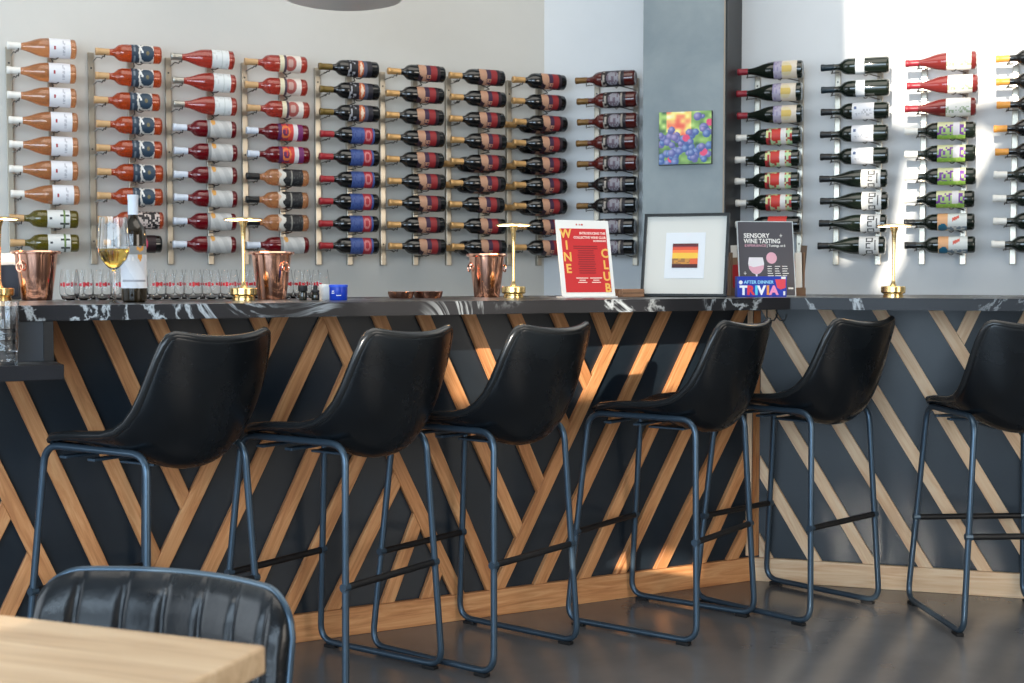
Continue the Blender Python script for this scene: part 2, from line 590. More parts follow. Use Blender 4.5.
def bar_front(side, length, planks, wm, label):
    yaw = YL if side == 'L' else YR
    root = thing('bar_counter', label, 'bar', (C.x, C.y, 0), yaw)
    sg = -1 if side == 'L' else 1
    x0, x1 = sorted((0, sg * length))
    box_obj('panel', (x0, x1, 0.0, 0.03, 0.0, CT - 0.040), M_PANEL, root)
    bb = bmesh.new(); add_box(bb, x0, x1, -0.02, 0.0, 0.0, 0.088, bevel=0.002)
    finish('baseboard', bb, wm, root)
    info = {p[0]: p for p in planks}
    pw = 0.036
    for key, u1, z1, u2, z2, cut in planks:
        p1, p2 = Vector((sg * u1, z1)), Vector((sg * u2, z2))
        d = (p2 - p1).normalized()
        n = Vector((-d.y, d.x))
        mid = (p1 + p2) / 2
        w = 0.0215
        poly = [mid - d * 2 - n * w, mid + d * 2 - n * w, mid + d * 2 + n * w, mid - d * 2 + n * w]
        poly = clip(poly, Vector((0, 1)), 0.089)
        poly = clip(poly, Vector((0, -1)), -(CT - 0.041))
        if side == 'L':
            poly = clip(poly, Vector((-1, 0)), pw)
            poly = clip(poly, Vector((1, 0)), -length)
        else:
            poly = clip(poly, Vector((1, 0)), 0.031)
            poly = clip(poly, Vector((-1, 0)), -length)
        if cut:
            c = info[cut]
            q1, q2 = Vector((sg * c[1], c[2])), Vector((sg * c[3], c[4]))
            cd = (q2 - q1).normalized(); cn = Vector((-cd.y, cd.x))
            if cn.dot(mid - q1) < 0: cn = -cn
            poly = clip(poly, cn, cn.dot(q1) + w + 0.0006)
        if len(poly) < 3:
            continue
        cen = sum(poly, Vector((0, 0))) / len(poly)
        ang = math.atan2(d.y, d.x)
        ca, sa = math.cos(-ang), math.sin(-ang)
        loc = [((p - cen).x * ca - (p - cen).y * sa, (p - cen).x * sa + (p - cen).y * ca) for p in poly]
        bm = bmesh.new()
        f = [bm.verts.new((a, -0.018, b)) for a, b in loc]
        k = [bm.verts.new((a, 0.0, b)) for a, b in loc]
        bm.faces.new(f); bm.faces.new(k)
        for i in range(len(f)):
            bm.faces.new((f[i], f[(i + 1) % len(f)], k[(i + 1) % len(f)], k[i]))
        es = [e for e in bm.edges if all(v.co.y < -0.01 for v in e.verts)]
        bmesh.ops.bevel(bm, geom=es, offset=0.0015, segments=1, affect='EDGES')
        finish('plank', bm, wm, root, loc=(cen.x, 0, cen.y), rot=(0, -ang, 0))
    # upright at the corner
    a, b = (-pw, -0.001) if side == 'L' else (0.0, 0.03)
    box_obj('corner_post', (-0.462, 0.462, -0.019, 0.0, a, b), wm, root, bevel=0.0015,
            loc=(0, 0, 0.089 + 0.466), rot=(0, R(-90), 0)).location = (0 if side == 'L' else 0.0, 0, 0.089 + 0.466)
    return root
bfL = bar_front('L', 3.6, PLANKS_L, M_WOOD, 'black panelled bar front with orange-brown diagonal planks, left of the corner')
bfR = bar_front('R', 2.2, PLANKS_R, M_WOOD_LIT, 'blue-black bar front with diagonal planks in brightly lit tone, right of the corner')

# marble top of the bar (one bent slab)
def countertop():
    bm = bmesh.new()
    ov, bk = 0.415, -0.40
    poly = [barL(3.6, ov), cornerpt(ov), barR(2.2, ov), barR(2.2, bk), cornerpt(bk), barL(3.6, bk)]
    add_prism(bm, [tuple(p) for p in poly], CT - 0.040, CT)
    bmesh.ops.bevel(bm, geom=[e for e in bm.edges], offset=0.002, segments=2, affect='EDGES')
    return tag(finish('countertop', bm, M_MARBLE), 'long black marble bar top with white veins, bent at the corner', 'countertop')
countertop()

# drop shelf at the left end
def drop_shelf():
    root = thing('drop_shelf', 'low black marble ledge with upright stone face at the left end of the bar', 'shelf', (C.x, C.y, 0), YL)
    zt = 0.930
    bm = bmesh.new(); add_box(bm, -3.6, -2.590, -0.411, -0.371, zt, CT - 0.0405, bevel=0.001)
    finish('upright_face', bm, mat('grey_stone', (62, 68, 76), 0.2), root)
    bm = bmesh.new(); add_box(bm, -2.5898, -2.565, -0.411, -0.371, zt, CT - 0.0405, bevel=0.001)
    finish('end_strip', bm, M_BLACK, root)
    bm = bmesh.new(); add_box(bm, -3.6, -2.562, -0.545, -0.02, zt - 0.038, zt - 0.0005, bevel=0.002)
    finish('ledge', bm, M_MARBLE, root)
drop_shelf()

# purse hooks under the overhang
for i, (px) in enumerate((0.10, 0.135)):
    p = barR(px - 0.02, 0.30)
    zt = CT - 0.0400
    pts = [(0, 0, 0), (0, 0, -0.03), (0, -0.012, -0.042), (0, -0.026, -0.042), (0, -0.034, -0.03), (0, -0.034, -0.018)]
    o = tube_obj('purse_hook', pts, 0.0025, M_BLACK, None, seg=6)
    o.location = (p.x, p.y, zt); o.rotation_euler = (0, 0, R(60))
    tag(o, ('left' if i == 0 else 'right') + ' of two black purse hooks under the bar top at the corner', 'hook', 'purse hooks')

# ------------------------------------------------------------------ bar stools
def make_stool():
    t = thing('bar_stool', 'x', 'bar stool')
    # profile along the shell: (y, z, half width, curl, centre sag)
    # rows: rim (y, z), centre line (y, z), half width
    P = [(.150, .702, .166, .692, .148), (.160, .716, .180, .703, .176), (.130, .727, .150, .709, .191), (.06, .737, .07, .702, .199),
         (-.02, .741, -.02, .690, .201), (-.09, .744, -.10, .670, .203), (-.14, .756, -.165, .652, .206), (-.18, .780, -.215, .658, .207),
         (-.212, .812, -.252, .692, .207), (-.236, .855, -.277, .745, .204), (-.255, .900, -.294, .808, .199), (-.272, .945, -.308, .872, .191),
         (-.286, .980, -.319, .930, .182), (-.296, .998, -.327, .974, .172), (-.300, 1.003, -.329, .986, .160)]
    NS = 14
    bm = bmesh.new()
    G = []
    for ye, ze, yc, zc, hw in P:
        row = []
        for k in range(NS + 1):
            s = -1 + 2 * k / NS
            w = abs(s) ** 2.2
            row.append(bm.verts.new((s * hw, yc + (ye - yc) * w, zc + (ze - zc) * w)))
        G.append(row)
    for i in range(len(G) - 1):
        for k in range(NS):
            bm.faces.new((G[i][k], G[i][k + 1], G[i + 1][k + 1], G[i + 1][k]))
    edge = [v.co.copy() for v in G[0]] + [G[i][NS].co.copy() for i in range(1, len(G))] + \
           [v.co.copy() for v in reversed(G[-1][:-1])] + [G[i][0].co.copy() for i in range(len(G) - 2, 0, -1)]
    shell = finish('bucket_seat', bm, M_LEATHER, t, smooth=True)
    sm = shell.modifiers.new('solid', 'SOLIDIFY'); sm.thickness = 0.022; sm.offset = 0.0
    sb = shell.modifiers.new('sub', 'SUBSURF'); sb.levels = 2; sb.render_levels = 2
    # piping follows the smoothed rim
    e2 = []
    n = len(edge)
    for i in range(n):
        e2.append((edge[i - 1] + edge[i] * 4 + edge[(i + 1) % n]) / 6)
    cen = sum(e2, Vector()) / n
    tube_obj('piping', e2, 0.0118, M_STITCH, t, seg=8, closed=True)
    # side frames
    W, D = 0.208, 0.239
    wt, yf, yb, zt = 0.171, 0.180, -0.210, 0.700
    rr = 0.0099
    for s in (-1, 1):
        loop = [(s * W, D, rr + 0.006), (s * W, -D, rr + 0.006), (s * wt, yb, zt), (s * wt, yf, zt)]
        tube_obj('side_frame', fillet(loop, 0.055, 6), rr, M_TUBE, t, seg=10, closed=True)
        for yy in (D - 0.045, -D + 0.045):
            box_obj('floor_glide', (s * W - 0.012, s * W + 0.012, yy - 0.022, yy + 0.022, 0.0, 0.010), M_RUBBER, t, bevel=0.002)
    def leg(s, yy, ytop, z):
        k = z / zt
        return (s * (W * (1 - k) + wt * k), yy * (1 - k) + ytop * k, z)
    for yy, yt, z, nm in ((D, yf, 0.305, 'footrest'), (-D, yb, 0.322, 'rear_crossbar')):
        tube_obj(nm, [leg(-1, yy, yt, z), leg(1, yy, yt, z)], 0.0102, M_BLACK, t, seg=8)
        for s in (-1, 1):
            p = Vector(leg(s, yy, yt, z))
            lathe_obj('joint_bolt', [(0.0118, -0.011), (0.0118, 0.011)], M_TUBE, t, seg=10, axis='X', loc=p)
    box_obj('seat_plate', (-0.06, 0.06, -0.11, 0.02, 0.650, 0.657), M_TUBE, t, bevel=0.002)
    for yy in (0.11, 0.0):
        box_obj('seat_bracket', (-wt, wt, yy - 0.014, yy + 0.014, 0.668, 0.676), M_TUBE, t, bevel=0.002)
    return t
STOOLS = [(-0.997, 3.511, 57.4), (-0.518, 3.720, 55.3), (-0.113, 3.993, 52.2), (0.498, 4.310, 54.4), (0.963, 4.543, 43.0), (1.620, 4.345, 3.8)]
SL = ['leftmost black leather bar stool, above the channelled chair back',
      'second black leather bar stool from the left, in front of the black bar front',
      'third black leather bar stool from the left, under the wine club sign',
      'fourth black leather bar stool from the left, under the framed print at the corner',
      'black leather bar stool at the bar corner, turned left before the blue-black panel',
      'rightmost black leather bar stool, cut off by the right edge of the photo']
st0 = make_stool()
for i, (x, y, a) in enumerate(STOOLS):
    s = st0 if i == 0 else copy_tree(st0)
    s.location = (x, y, 0)
    s.rotation_euler = (0, 0, R(a))
    s['label'] = SL[i]
    s['group'] = 'bar stools along the bar'

# ------------------------------------------------------------------ foreground table and chair
TK = Vector((-0.266, 1.40))
TYAW = math.atan2(-0.357, 0.934)           # heading of the far edge (to the right)
def table():
    t = thing('dining_table', 'pale oak dining table top corner in the left foreground', 'table', (TK.x, TK.y, 0), TYAW)
    bm = bmesh.new()
    add_box(bm, -1.25, 0.0, -0.75, 0.0, 0.718, 0.75, bevel=0.004)
    finish('tabletop', bm, M_OAK, t)
    for xx in (-1.10, -0.16):
        tube_obj('leg', fillet([(xx, -0.66, 0.715), (xx, -0.66, 0.015), (xx, -0.12, 0.015), (xx, -0.12, 0.715)], 0.03, 4, closed=False), 0.014, M_BLACK, t)
    box_obj('apron', (-1.12, -0.14, -0.40, -0.35, 0.69, 0.7175), M_BLACK, t)
table()

def channel_chair():
    t = thing('dining_chair', 'black channel-stitched leather chair tucked behind the oak table', 'chair', (-0.63, 1.855, 0), R(-20.9))
    # local -Y faces the table
    W = 0.238
    zb, zt = 0.36, 0.664
    NX, NZ = 112, 14
    bm = bmesh.new()
    def pt(i, j, back):
        u = -1 + 2 * i / NX
        v = j / NZ
        z = zb + (zt - zb) * v
        x = u * W
        # rounded upper corners
        cr = 0.065
        dx = abs(x) - (W - cr)
        if dx > 0:
            zmax = zt - cr + math.sqrt(max(cr * cr - dx * dx, 0))
            z = zb + (zmax - zb) * v
        y = 0.225 + 0.045 * v - 0.075 * u * u
        ch = abs(math.sin(PI * (u * 0.5 + 0.5) * 6.6))
        pad = 0.014 + 0.014 * min(1.0, ch * 2.2) ** 0.6
        edge = min(1, (1 - abs(u)) * 9) ** 0.5 * min(1, (1 - v) * 5 + 0.02) ** 0.5
        return (x, y + (0.012 if back else -pad * edge), z)
    F = [[bm.verts.new(pt(i, j, False)) for j in range(NZ + 1)] for i in range(NX + 1)]
    B = [[bm.verts.new(pt(i, j, True)) for j in range(NZ + 1)] for i in range(NX + 1)]
    for i in range(NX):
        for j in range(NZ):
            bm.faces.new((F[i][j], F[i + 1][j], F[i + 1][j + 1], F[i][j + 1]))
            bm.faces.new((B[i][j], B[i][j + 1], B[i + 1][j + 1], B[i + 1][j]))
    for j in range(NZ):
        bm.faces.new((F[0][j], F[0][j + 1], B[0][j + 1], B[0][j]))
        bm.faces.new((F[NX][j], B[NX][j], B[NX][j + 1], F[NX][j + 1]))
    for i in range(NX):
        bm.faces.new((F[i][NZ], F[i + 1][NZ], B[i + 1][NZ], B[i][NZ]))
        bm.faces.new((F[i][0], B[i][0], B[i + 1][0], F[i + 1][0]))
    rim = [Vector(pt(0, j, True)) for j in range(0, NZ + 1)] + [Vector(pt(i, NZ, True)) for i in range(1, NX + 1)] + [Vector(pt(NX, j, True)) for j in range(NZ - 1, -1, -1)]
    finish('backrest', bm, M_LEATHER2, t, smooth=True)
    tube_obj('rim_tube', rim, 0.006, M_TUBE, t, seg=8)
    bm = bmesh.new()
    add_box(bm, -0.215, 0.215, -0.20, 0.215, 0.375, 0.425, bevel=0.018)
    finish('seat', bm, M_LEATHER2, t, smooth=True, auto=60)
    for s in (-1, 1):
        tube_obj('leg', [(s * 0.19, -0.16, 0.38), (s * 0.21, -0.20, 0.0)], 0.010, M_TUBE, t)
        tube_obj('leg', [(s * 0.19, 0.17, 0.38), (s * 0.21, 0.24, 0.0)], 0.010, M_TUBE, t)
channel_chair()

# ------------------------------------------------------------------ wine bottles
BORDEAUX = [(0.0, -0.150), (0.0135, -0.150), (0.0150, -0.148), (0.0150, -0.137), (0.0136, -0.135), (0.0140, -0.080), (0.0165, -0.066),
            (0.0250, -0.056), (0.0325, -0.046), (0.0368, -0.030), (0.0378, -0.010), (0.0378, 0.138), (0.0365, 0.145), (0.031, 0.150), (0.020, 0.149), (0.0, 0.144)]
BURGUNDY = [(0.0, -0.150), (0.0135, -0.150), (0.0150, -0.148), (0.0150, -0.137), (0.0136, -0.135), (0.0142, -0.092), (0.0175, -0.074),
            (0.0240, -0.052), (0.0318, -0.030), (0.0375, -0.008), (0.0402, 0.016), (0.0408, 0.036), (0.0408, 0.138), (0.0395, 0.145), (0.033, 0.150), (0.020, 0.149), (0.0, 0.144)]

def body_mat(name, rgb, rough=0.06, tr=0.0):
    return mat(name, rgb, rough, coat=0.6, trans=tr)
G_PEACH = body_mat('rose_peach_glass', (226, 156, 104), 0.03, 0.7)
G_ORANGE = body_mat('rose_orange_glass', (204, 84, 40), 0.03, 0.6)
G_PINK = body_mat('rose_pink_glass', (196, 70, 56), 0.03, 0.6)
G_RED = body_mat('ruby_glass', (120, 16, 26), 0.03, 0.4)
G_OLIVE = body_mat('olive_glass', (110, 100, 30), 0.03, 0.5)
G_BLACK = body_mat('dark_wine_glass', (16, 17, 18))
G_GREENBLK = body_mat('green_black_glass', (22, 30, 24))
G_AMBERRED = body_mat('dark_red_glass', (78, 22, 18))
G_REDBRN = body_mat('red_brown_glass', (116, 42, 40))
K_WHITE = mat('white_capsule', (232, 230, 224), 0.35)
K_SILVER = mat('silver_capsule', (170, 168, 160), 0.3, metal=0.7)
K_TAN = mat('tan_capsule', (196, 158, 112), 0.4)
K_GOLD = mat('gold_capsule', (204, 160, 104), 0.3, metal=0.35)
K_RED = mat('red_capsule', (156, 36, 44), 0.35)
K_BLACK = mat('black_capsule', (28, 30, 32), 0.35)
K_TEAL = mat('dark_blue_capsule', (28, 44, 52), 0.3)
K_OLIVE = mat('olive_gold_capsule', (112, 92, 44), 0.35, metal=0.3)
K_BROWN = mat('bronze_capsule', (112, 82, 40), 0.35, metal=0.3)
K_ORANGE = mat('orange_capsule', (226, 156, 70), 0.4)
K_PALE = mat('pale_blue_capsule', (206, 214, 226), 0.4)
K_MAROON = mat('maroon_capsule', (148, 40, 52), 0.35)

def hsh(*a):
    return (math.sin(sum(x * k for x, k in zip(a, (12.9898, 78.233, 37.719)))) * 43758.5453) % 1.0
W_ = (236, 236, 238)
# label art: a = 0 (neck side) .. 1 (base side), b = -1 (bottom) .. 1 (top)
def l_white(a, b):
    if (a - 0.25) ** 2 * 2.2 + (b + 0.05) ** 2 * 0.35 < 0.006: return (170, 60, 66)
    if 0.5 < a < 0.9 and abs(b) < 0.55 and hsh(int(a * 18), 3) > 0.55 and hsh(int(b * 14), int(a * 18)) > 0.45: return (196, 196, 204)
    return (238, 238, 243)
def l_olive(a, b):
    if (a - 0.14) ** 2 + b * b * 0.3 < 0.004: return (60, 62, 64)
    if 0.72 < a < 0.80: return (118, 146, 84) if b > -0.3 else (90, 100, 88)
    if 0.55 < a < 0.98 and (0.12 < b < 0.3 or -0.45 < b < -0.28): return (50, 56, 50)
    return (232, 233, 230)
def l_blueround(a, b):
    if a < 0.30: return (44, 62, 80) if abs(b) < 0.9 and not (0.08 < a < 0.18 and hsh(int(b * 9), 1) > 0.4) else (120, 130, 140)
    if abs(b - (0.9 - (a - 0.28) * 4)) < 0.16 and b > 0: return (236, 236, 234)
    if (a - 0.70) ** 2 * 5.5 + b * b < 0.52: return (50, 70, 88) if not ((a - .72) ** 2 * 5 + b * b < 0.03) else (120, 110, 80)
    if a > 0.9 or (a - 0.70) ** 2 * 5.5 + b * b < 0.85: return (222, 218, 210)
    if a > 0.34 and a < 0.42: return (228, 226, 220)
    return (58, 66, 78)
def l_pattern(a, b):
    return (40, 36, 38) if hsh(int(a * 16), int(b * 9)) > 0.5 else (206, 190, 182)
def l_redpink(a, b):
    return (196, 56, 88) if (a - 0.3) ** 2 * 4 + b * b < 0.5 else (40, 20, 26)
def l_plainwhite(a, b):
    if 0.55 < a < 0.62: return (206, 212, 210)
    return (228, 232, 232) if hsh(int(a * 10), int(b * 8)) > 0.12 else (212, 214, 214)
def l_greywhite(a, b):
    if a < 0.12: return (150, 152, 152)
    if 0.12 < a < 0.36 and b > 0.2 and (a - 0.24) ** 2 * 20 + (b - 0.55) ** 2 < 0.14: return (224, 164, 84)
    k = (a * 2.2 + b * 0.5) % 1.0
    return (206, 205, 202) if k < 0.5 else (190, 189, 187)
def l_creamred(a, b):
    if a < 0.20: return (232, 222, 190)
    if a < 0.32: return (84, 66, 80)
    r = (a - 0.50) ** 2 * 7 + b * b
    if r < 0.5: return (176, 92, 84) if r > 0.12 else (200, 160, 150)
    return (232, 222, 212)
def l_purple(a, b):
    if a < 0.16: return (88, 44, 92)
    if a < 0.62:
        r = (a - 0.30) ** 2 * 9 + b * b
        if 0.12 < r < 0.32: return (232, 128, 72)
        return (216, 68, 62) if a > 0.42 or hsh(int(a * 20), int(b * 6)) > 0.6 else (106, 40, 88)
    if a < 0.80: return (232, 226, 226)
    return (120, 44, 104) if abs(b) < 0.8 else (210, 80, 70)
def l_black(a, b):
    e = 0.14 + 0.07 * math.sin(b * 7)
    if a < e: return (214, 176, 150) if a < e - 0.1 else (226, 220, 210)
    if a < e + 0.10: return (226, 220, 210)
    if 0.50 < a < 0.56 and abs(b) < 0.7: return (150, 146, 138)
    if hsh(int(a * 22), int(b * 10)) > 0.85: return (74, 74, 74)
    return (36, 37, 40)
def l_dorange(a, b):
    if a < 0.3:
        return (170, 170, 176) if hsh(int(a * 16), int(b * 7)) > 0.72 else (26, 26, 32)
    if 0.42 < a < 0.66:
        r = abs(a - 0.54) * 5 + abs(b) * 0.5
        return (240, 214, 190) if r < 0.34 else (206, 110, 66) if r < 0.75 else (70, 66, 84)
    if 0.66 < a < 0.78: return (84, 86, 106)
    return (34, 32, 42)
def l_bluered(a, b):
    if a < 0.56: return (70, 92, 150) if hsh(int(a * 18), int(b * 8)) > 0.35 else (52, 74, 138)
    if a < 0.90:
        r = (a - 0.72) ** 2 * 12 + b * b
        return (214, 130, 130) if 0.08 < r < 0.24 else (176, 46, 58)
    return (64, 86, 146)
def l_tanred(a, b):
    h = hsh(int(a * 13), int(b * 7))
    if a < 0.36: return (196, 150, 122) if (a - 0.2) ** 2 * 9 + (b - 0.25) ** 2 < 0.42 or (0.2 < a < 0.36 and b < -0.3) else (48, 32, 46)
    if a < 0.56: return (62, 38, 66) if b > -0.25 or h > 0.6 else (196, 146, 120)
    if a < 0.86: return (150, 40, 44) if (a - 0.7) ** 2 * 12 + b * b < (0.75 if h > 0.3 else 0.45) else (72, 30, 44)
    return (40, 26, 36)
def l_moon(a, b):
    if a < 0.22: return (170, 160, 150) if hsh(int(a * 14), int(b * 7)) > 0.62 else (34, 26, 28)
    r = (a - 0.5) ** 2 * 6 + b * b
    if r < 0.42: return (150, 148, 156) if hsh(int(a * 16), int(b * 7)) > 0.4 else (112, 96, 108)
    if a > 0.76 and a < 0.86: return (160, 150, 140) if abs(b) < 0.6 else (40, 32, 34)
    return (38, 34, 42)
def l_floralpale(a, b):
    if a < 0.36: return (178, 172, 192) if hsh(int(a * 14), int(b * 6)) > 0.3 else (150, 142, 176)
    if (a - 0.55) ** 2 * 5 + b * b < 0.3: return (216, 186, 100) if abs(b) < 0.2 else (224, 210, 170)
    return (226, 214, 198)
def l_garden(a, b):
    if 0.56 < a < 0.76: return (232, 230, 228)
    if 0.2 < a < 0.56 and abs(b - 0.1) < 0.5: return (206, 62, 54)
    h = hsh(int(a * 11), int(b * 6))
    return (186, 56, 58) if h > 0.72 else (186, 222, 176) if h > 0.35 else (122, 60, 60) if h > 0.2 else (220, 226, 160)
def l_redtop(a, b): return (216, 64, 58)
def l_narrow(a, b): return (206, 214, 222) if b > -0.6 else (160, 170, 180)
def l_widewhite(a, b):
    if (a - 0.15) ** 2 * 5 + (b - 0.2) ** 2 < 0.02: return (90, 110, 150)
    if 0.1 < a < 0.9 and -0.5 < b < 0.1 and hsh(int(a * 20), int(b * 9)) > 0.72: return (190, 192, 200)
    return (236, 238, 244)
def l_letters(a, b):
    # two rows of open black letter shapes
    for c0 in (-0.55, -0.05, 0.42):
        bb = (b - c0) / 0.19
        if abs(bb) < 1 and 0.34 < a < 0.72:
            aa = (a - 0.53) / 0.19
            if abs(bb) > 0.62 or abs(aa) > 0.66: return (26, 26, 28) if not (c0 == -0.05 and aa > 0.3) else (238, 238, 236)
    if 0.80 < a < 0.86 and abs(b) < 0.4: return (60, 60, 60)
    return (240, 240, 238)
def l_sketch(a, b):
    if b < 0.0 and b > -0.5 and hsh(int(a * 16), int(b * 9)) > 0.6: return (176, 190, 160)
    return (244, 242, 236)
def l_lavender(a, b):
    if b < -0.35: return (156, 206, 84) if hsh(int(a * 12), int(b * 8)) > 0.3 else (190, 220, 110)
    if 0.55 < a < 0.8: return (236, 232, 236)
    h = hsh(int(a * 14), int(b * 6))
    return (126, 70, 160) if h > 0.55 and b < 0.45 else (226, 226, 180) if b > 0.2 else (176, 206, 130)
def l_landscape(a, b):
    if (a - 0.18) ** 2 * 6 + (b + 0.55) ** 2 < 0.16: return (40, 110, 140)
    if a < 0.36: return (232, 176, 128) if b > -0.3 else (222, 190, 150)
    if 0.5 < a < 0.74 and abs(b - 0.25 - (a - 0.6)) < 0.14: return (214, 96, 80)
    if b < -0.35: return (120, 136, 148) if hsh(int(a * 14), int(b * 7)) > 0.4 else (206, 206, 200)
    return (226, 230, 228)
def l_orange2(a, b): return (206, 150, 190) if a < 0.3 else (70, 40, 96)

# kind: profile, glass, capsule, label art, label start, label end, capsule length, words
KINDS = {
 'peach':   (BURGUNDY, G_PEACH, K_WHITE, l_white, 0.030, 0.124, 0.058, 'pale peach rosé bottle with white label'),
 'olive':   (BORDEAUX, G_OLIVE, K_TAN, l_olive, 0.012, 0.112, 0.062, 'olive green bottle with white label'),
 'orange':  (BORDEAUX, G_ORANGE, K_TAN, l_blueround, 0.010, 0.112, 0.062, 'orange rosé bottle with blue label'),
 'pattern': (BORDEAUX, G_ORANGE, K_TAN, l_pattern, 0.004, 0.130, 0.062, 'rosé bottle with black and white patterned label'),
 'redpink': (BORDEAUX, G_BLACK, K_TAN, l_redpink, 0.010, 0.120, 0.062, 'dark bottle with crimson label'),
 'pink':    (BURGUNDY, G_PINK, K_SILVER, l_plainwhite, 0.040, 0.122, 0.050, 'pink rosé bottle with silver capsule'),
 'ruby':    (BORDEAUX, G_RED, K_PALE, l_greywhite, 0.008, 0.126, 0.064, 'ruby bottle with grey-white label'),
 'cream':   (BORDEAUX, G_PINK, K_TAN, l_creamred, 0.014, 0.118, 0.062, 'rosé bottle with cream label'),
 'purple':  (BORDEAUX, G_RED, K_PALE, l_purple, -0.004, 0.118, 0.055, 'dark red bottle with purple and orange label'),
 'black':   (BORDEAUX, G_PEACH, K_BLACK, l_black, 0.000, 0.120, 0.062, 'peach rosé bottle with black label'),
 'dorange': (BORDEAUX, G_BLACK, K_OLIVE, l_dorange, -0.010, 0.112, 0.066, 'black bottle with dark label and orange flame'),
 'bluered': (BORDEAUX, G_BLACK, K_RED, l_bluered, 0.000, 0.118, 0.066, 'black bottle with blue and red label'),
 'tanred':  (BORDEAUX, G_BLACK, K_GOLD, l_tanred, 0.002, 0.118, 0.066, 'black bottle with tan and red label'),
 'moonred': (BORDEAUX, G_AMBERRED, K_BROWN, l_moon, -0.012, 0.100, 0.058, 'reddish dark bottle with moon label'),
 'moon':    (BORDEAUX, G_BLACK, K_BROWN, l_moon, -0.012, 0.100, 0.058, 'black bottle with moon label'),
 'pale':    (BURGUNDY, G_GREENBLK, K_MAROON, l_floralpale, 0.020, 0.126, 0.048, 'dark bottle with lilac and cream label'),
 'garden':  (BORDEAUX, G_GREENBLK, K_WHITE, l_garden, -0.006, 0.112, 0.050, 'dark bottle with red and green label'),
 'redtop':  (BORDEAUX, G_BLACK, K_WHITE, l_redtop, 0.004, 0.090, 0.050, 'dark bottle with plain red label'),
 'narrow':  (BORDEAUX, G_GREENBLK, K_TEAL, l_narrow, 0.004, 0.044, 0.058, 'dark bottle with narrow white label'),
 'wide':    (BORDEAUX, G_GREENBLK, K_BLACK, l_widewhite, -0.010, 0.086, 0.050, 'dark bottle with wide white label'),
 'letters': (BURGUNDY, G_GREENBLK, K_BLACK, l_letters, 0.036, 0.122, 0.046, 'dark bottle with big-lettered white label'),
 'sketch':  (BURGUNDY, G_REDBRN, K_MAROON, l_sketch, 0.024, 0.128, 0.056, 'red-brown bottle with white sketch label'),
 'lavender':(BORDEAUX, G_GREENBLK, K_WHITE, l_lavender, -0.010, 0.108, 0.056, 'dark bottle with green and violet label'),
 'land':    (BORDEAUX, G_GREENBLK, K_BLACK, l_landscape, -0.006, 0.118, 0.050, 'dark bottle with landscape label'),
 'amber':   (BORDEAUX, G_BLACK, K_ORANGE, l_orange2, 0.02, 0.11, 0.055, 'black bottle with orange capsule'),
 'violet':  (BORDEAUX, G_GREENBLK, K_WHITE, l_orange2, 0.0, 0.11, 0.055, 'dark bottle with white capsule'),
}
def rad_at(prof, x):
    for (r0, x0), (r1, x1) in zip(prof[1:-1], prof[2:]):
        if x0 <= x <= x1 and x1 > x0:
            return r0 + (r1 - r0) * (x - x0) / (x1 - x0)
    return prof[5][0]
def make_bottle(kind, axis_up=False):
    prof, g, k, art, l0, l1, cl, words = KINDS[kind]
    t = thing('wine_bottle', 'x', 'wine bottle')
    lathe_obj('bottle_glass', prof, g, t, seg=28, axis='X', auto=40)
    e = -0.150 + cl
    cp = [(0.0, -0.1512), (0.0148, -0.1512), (0.0162, -0.1490), (0.0162, -0.137), (0.0150, -0.1345)]
    cp += [(rad_at(prof, x) + 0.0010, x) for x in (-0.12, -0.11, -0.10) if x < e - 0.004] + [(rad_at(prof, e) + 0.0010, e)]
    lathe_obj('capsule', cp, k, t, seg=20, axis='X', auto=40, cap=False)
    NA, NB = 34, 26
    bm = bmesh.new()
    grid, cols = [], []
    span = R(88)
    for i in range(NA + 1):
        x = l0 + (l1 - l0) * i / NA
        r = rad_at(prof, x) + 0.0006
        row = []
        for j in range(NB + 1):
            b = -1 + 2 * j / NB
            a = b * span
            row.append(bm.verts.new((x, -r * math.cos(a), r * math.sin(a))))
        grid.append(row)
    for i in range(NA):
        for j in range(NB):
            bm.faces.new((grid[i][j], grid[i + 1][j], grid[i + 1][j + 1], grid[i][j + 1]))
            cols.append(art((i + 0.5) / NA, -1 + 2 * (j + 0.5) / NB))
    me = bpy.data.meshes.new('label')
    bm.to_mesh(me); bm.free()
    me.materials.append(M_LABEL)
    at = me.color_attributes.new('print', 'FLOAT_COLOR', 'CORNER')
    for p in me.polygons:
        p.use_smooth = True
        c = (*[q * 0.86 for q in lin(cols[p.index])], 1)
        for li in p.loop_indices:
            at.data[li].color = c
    o = bpy.data.objects.new('label', me)
    COL.objects.link(o)
    o.parent = t
    return t
PROTO = {}
def bottle(kind, loc, yaw, label, group, roll=0.0, tilt=0.0, scale=1.0):
    if kind not in PROTO:
        PROTO[kind] = make_bottle(kind)
        o = PROTO[kind]
    else:
        o = copy_tree(PROTO[kind])
    o.location = loc
    o.rotation_euler = (roll, tilt, yaw)
    o.scale = (scale, 1, 1)
    o['label'] = label
    o['group'] = group
    return o

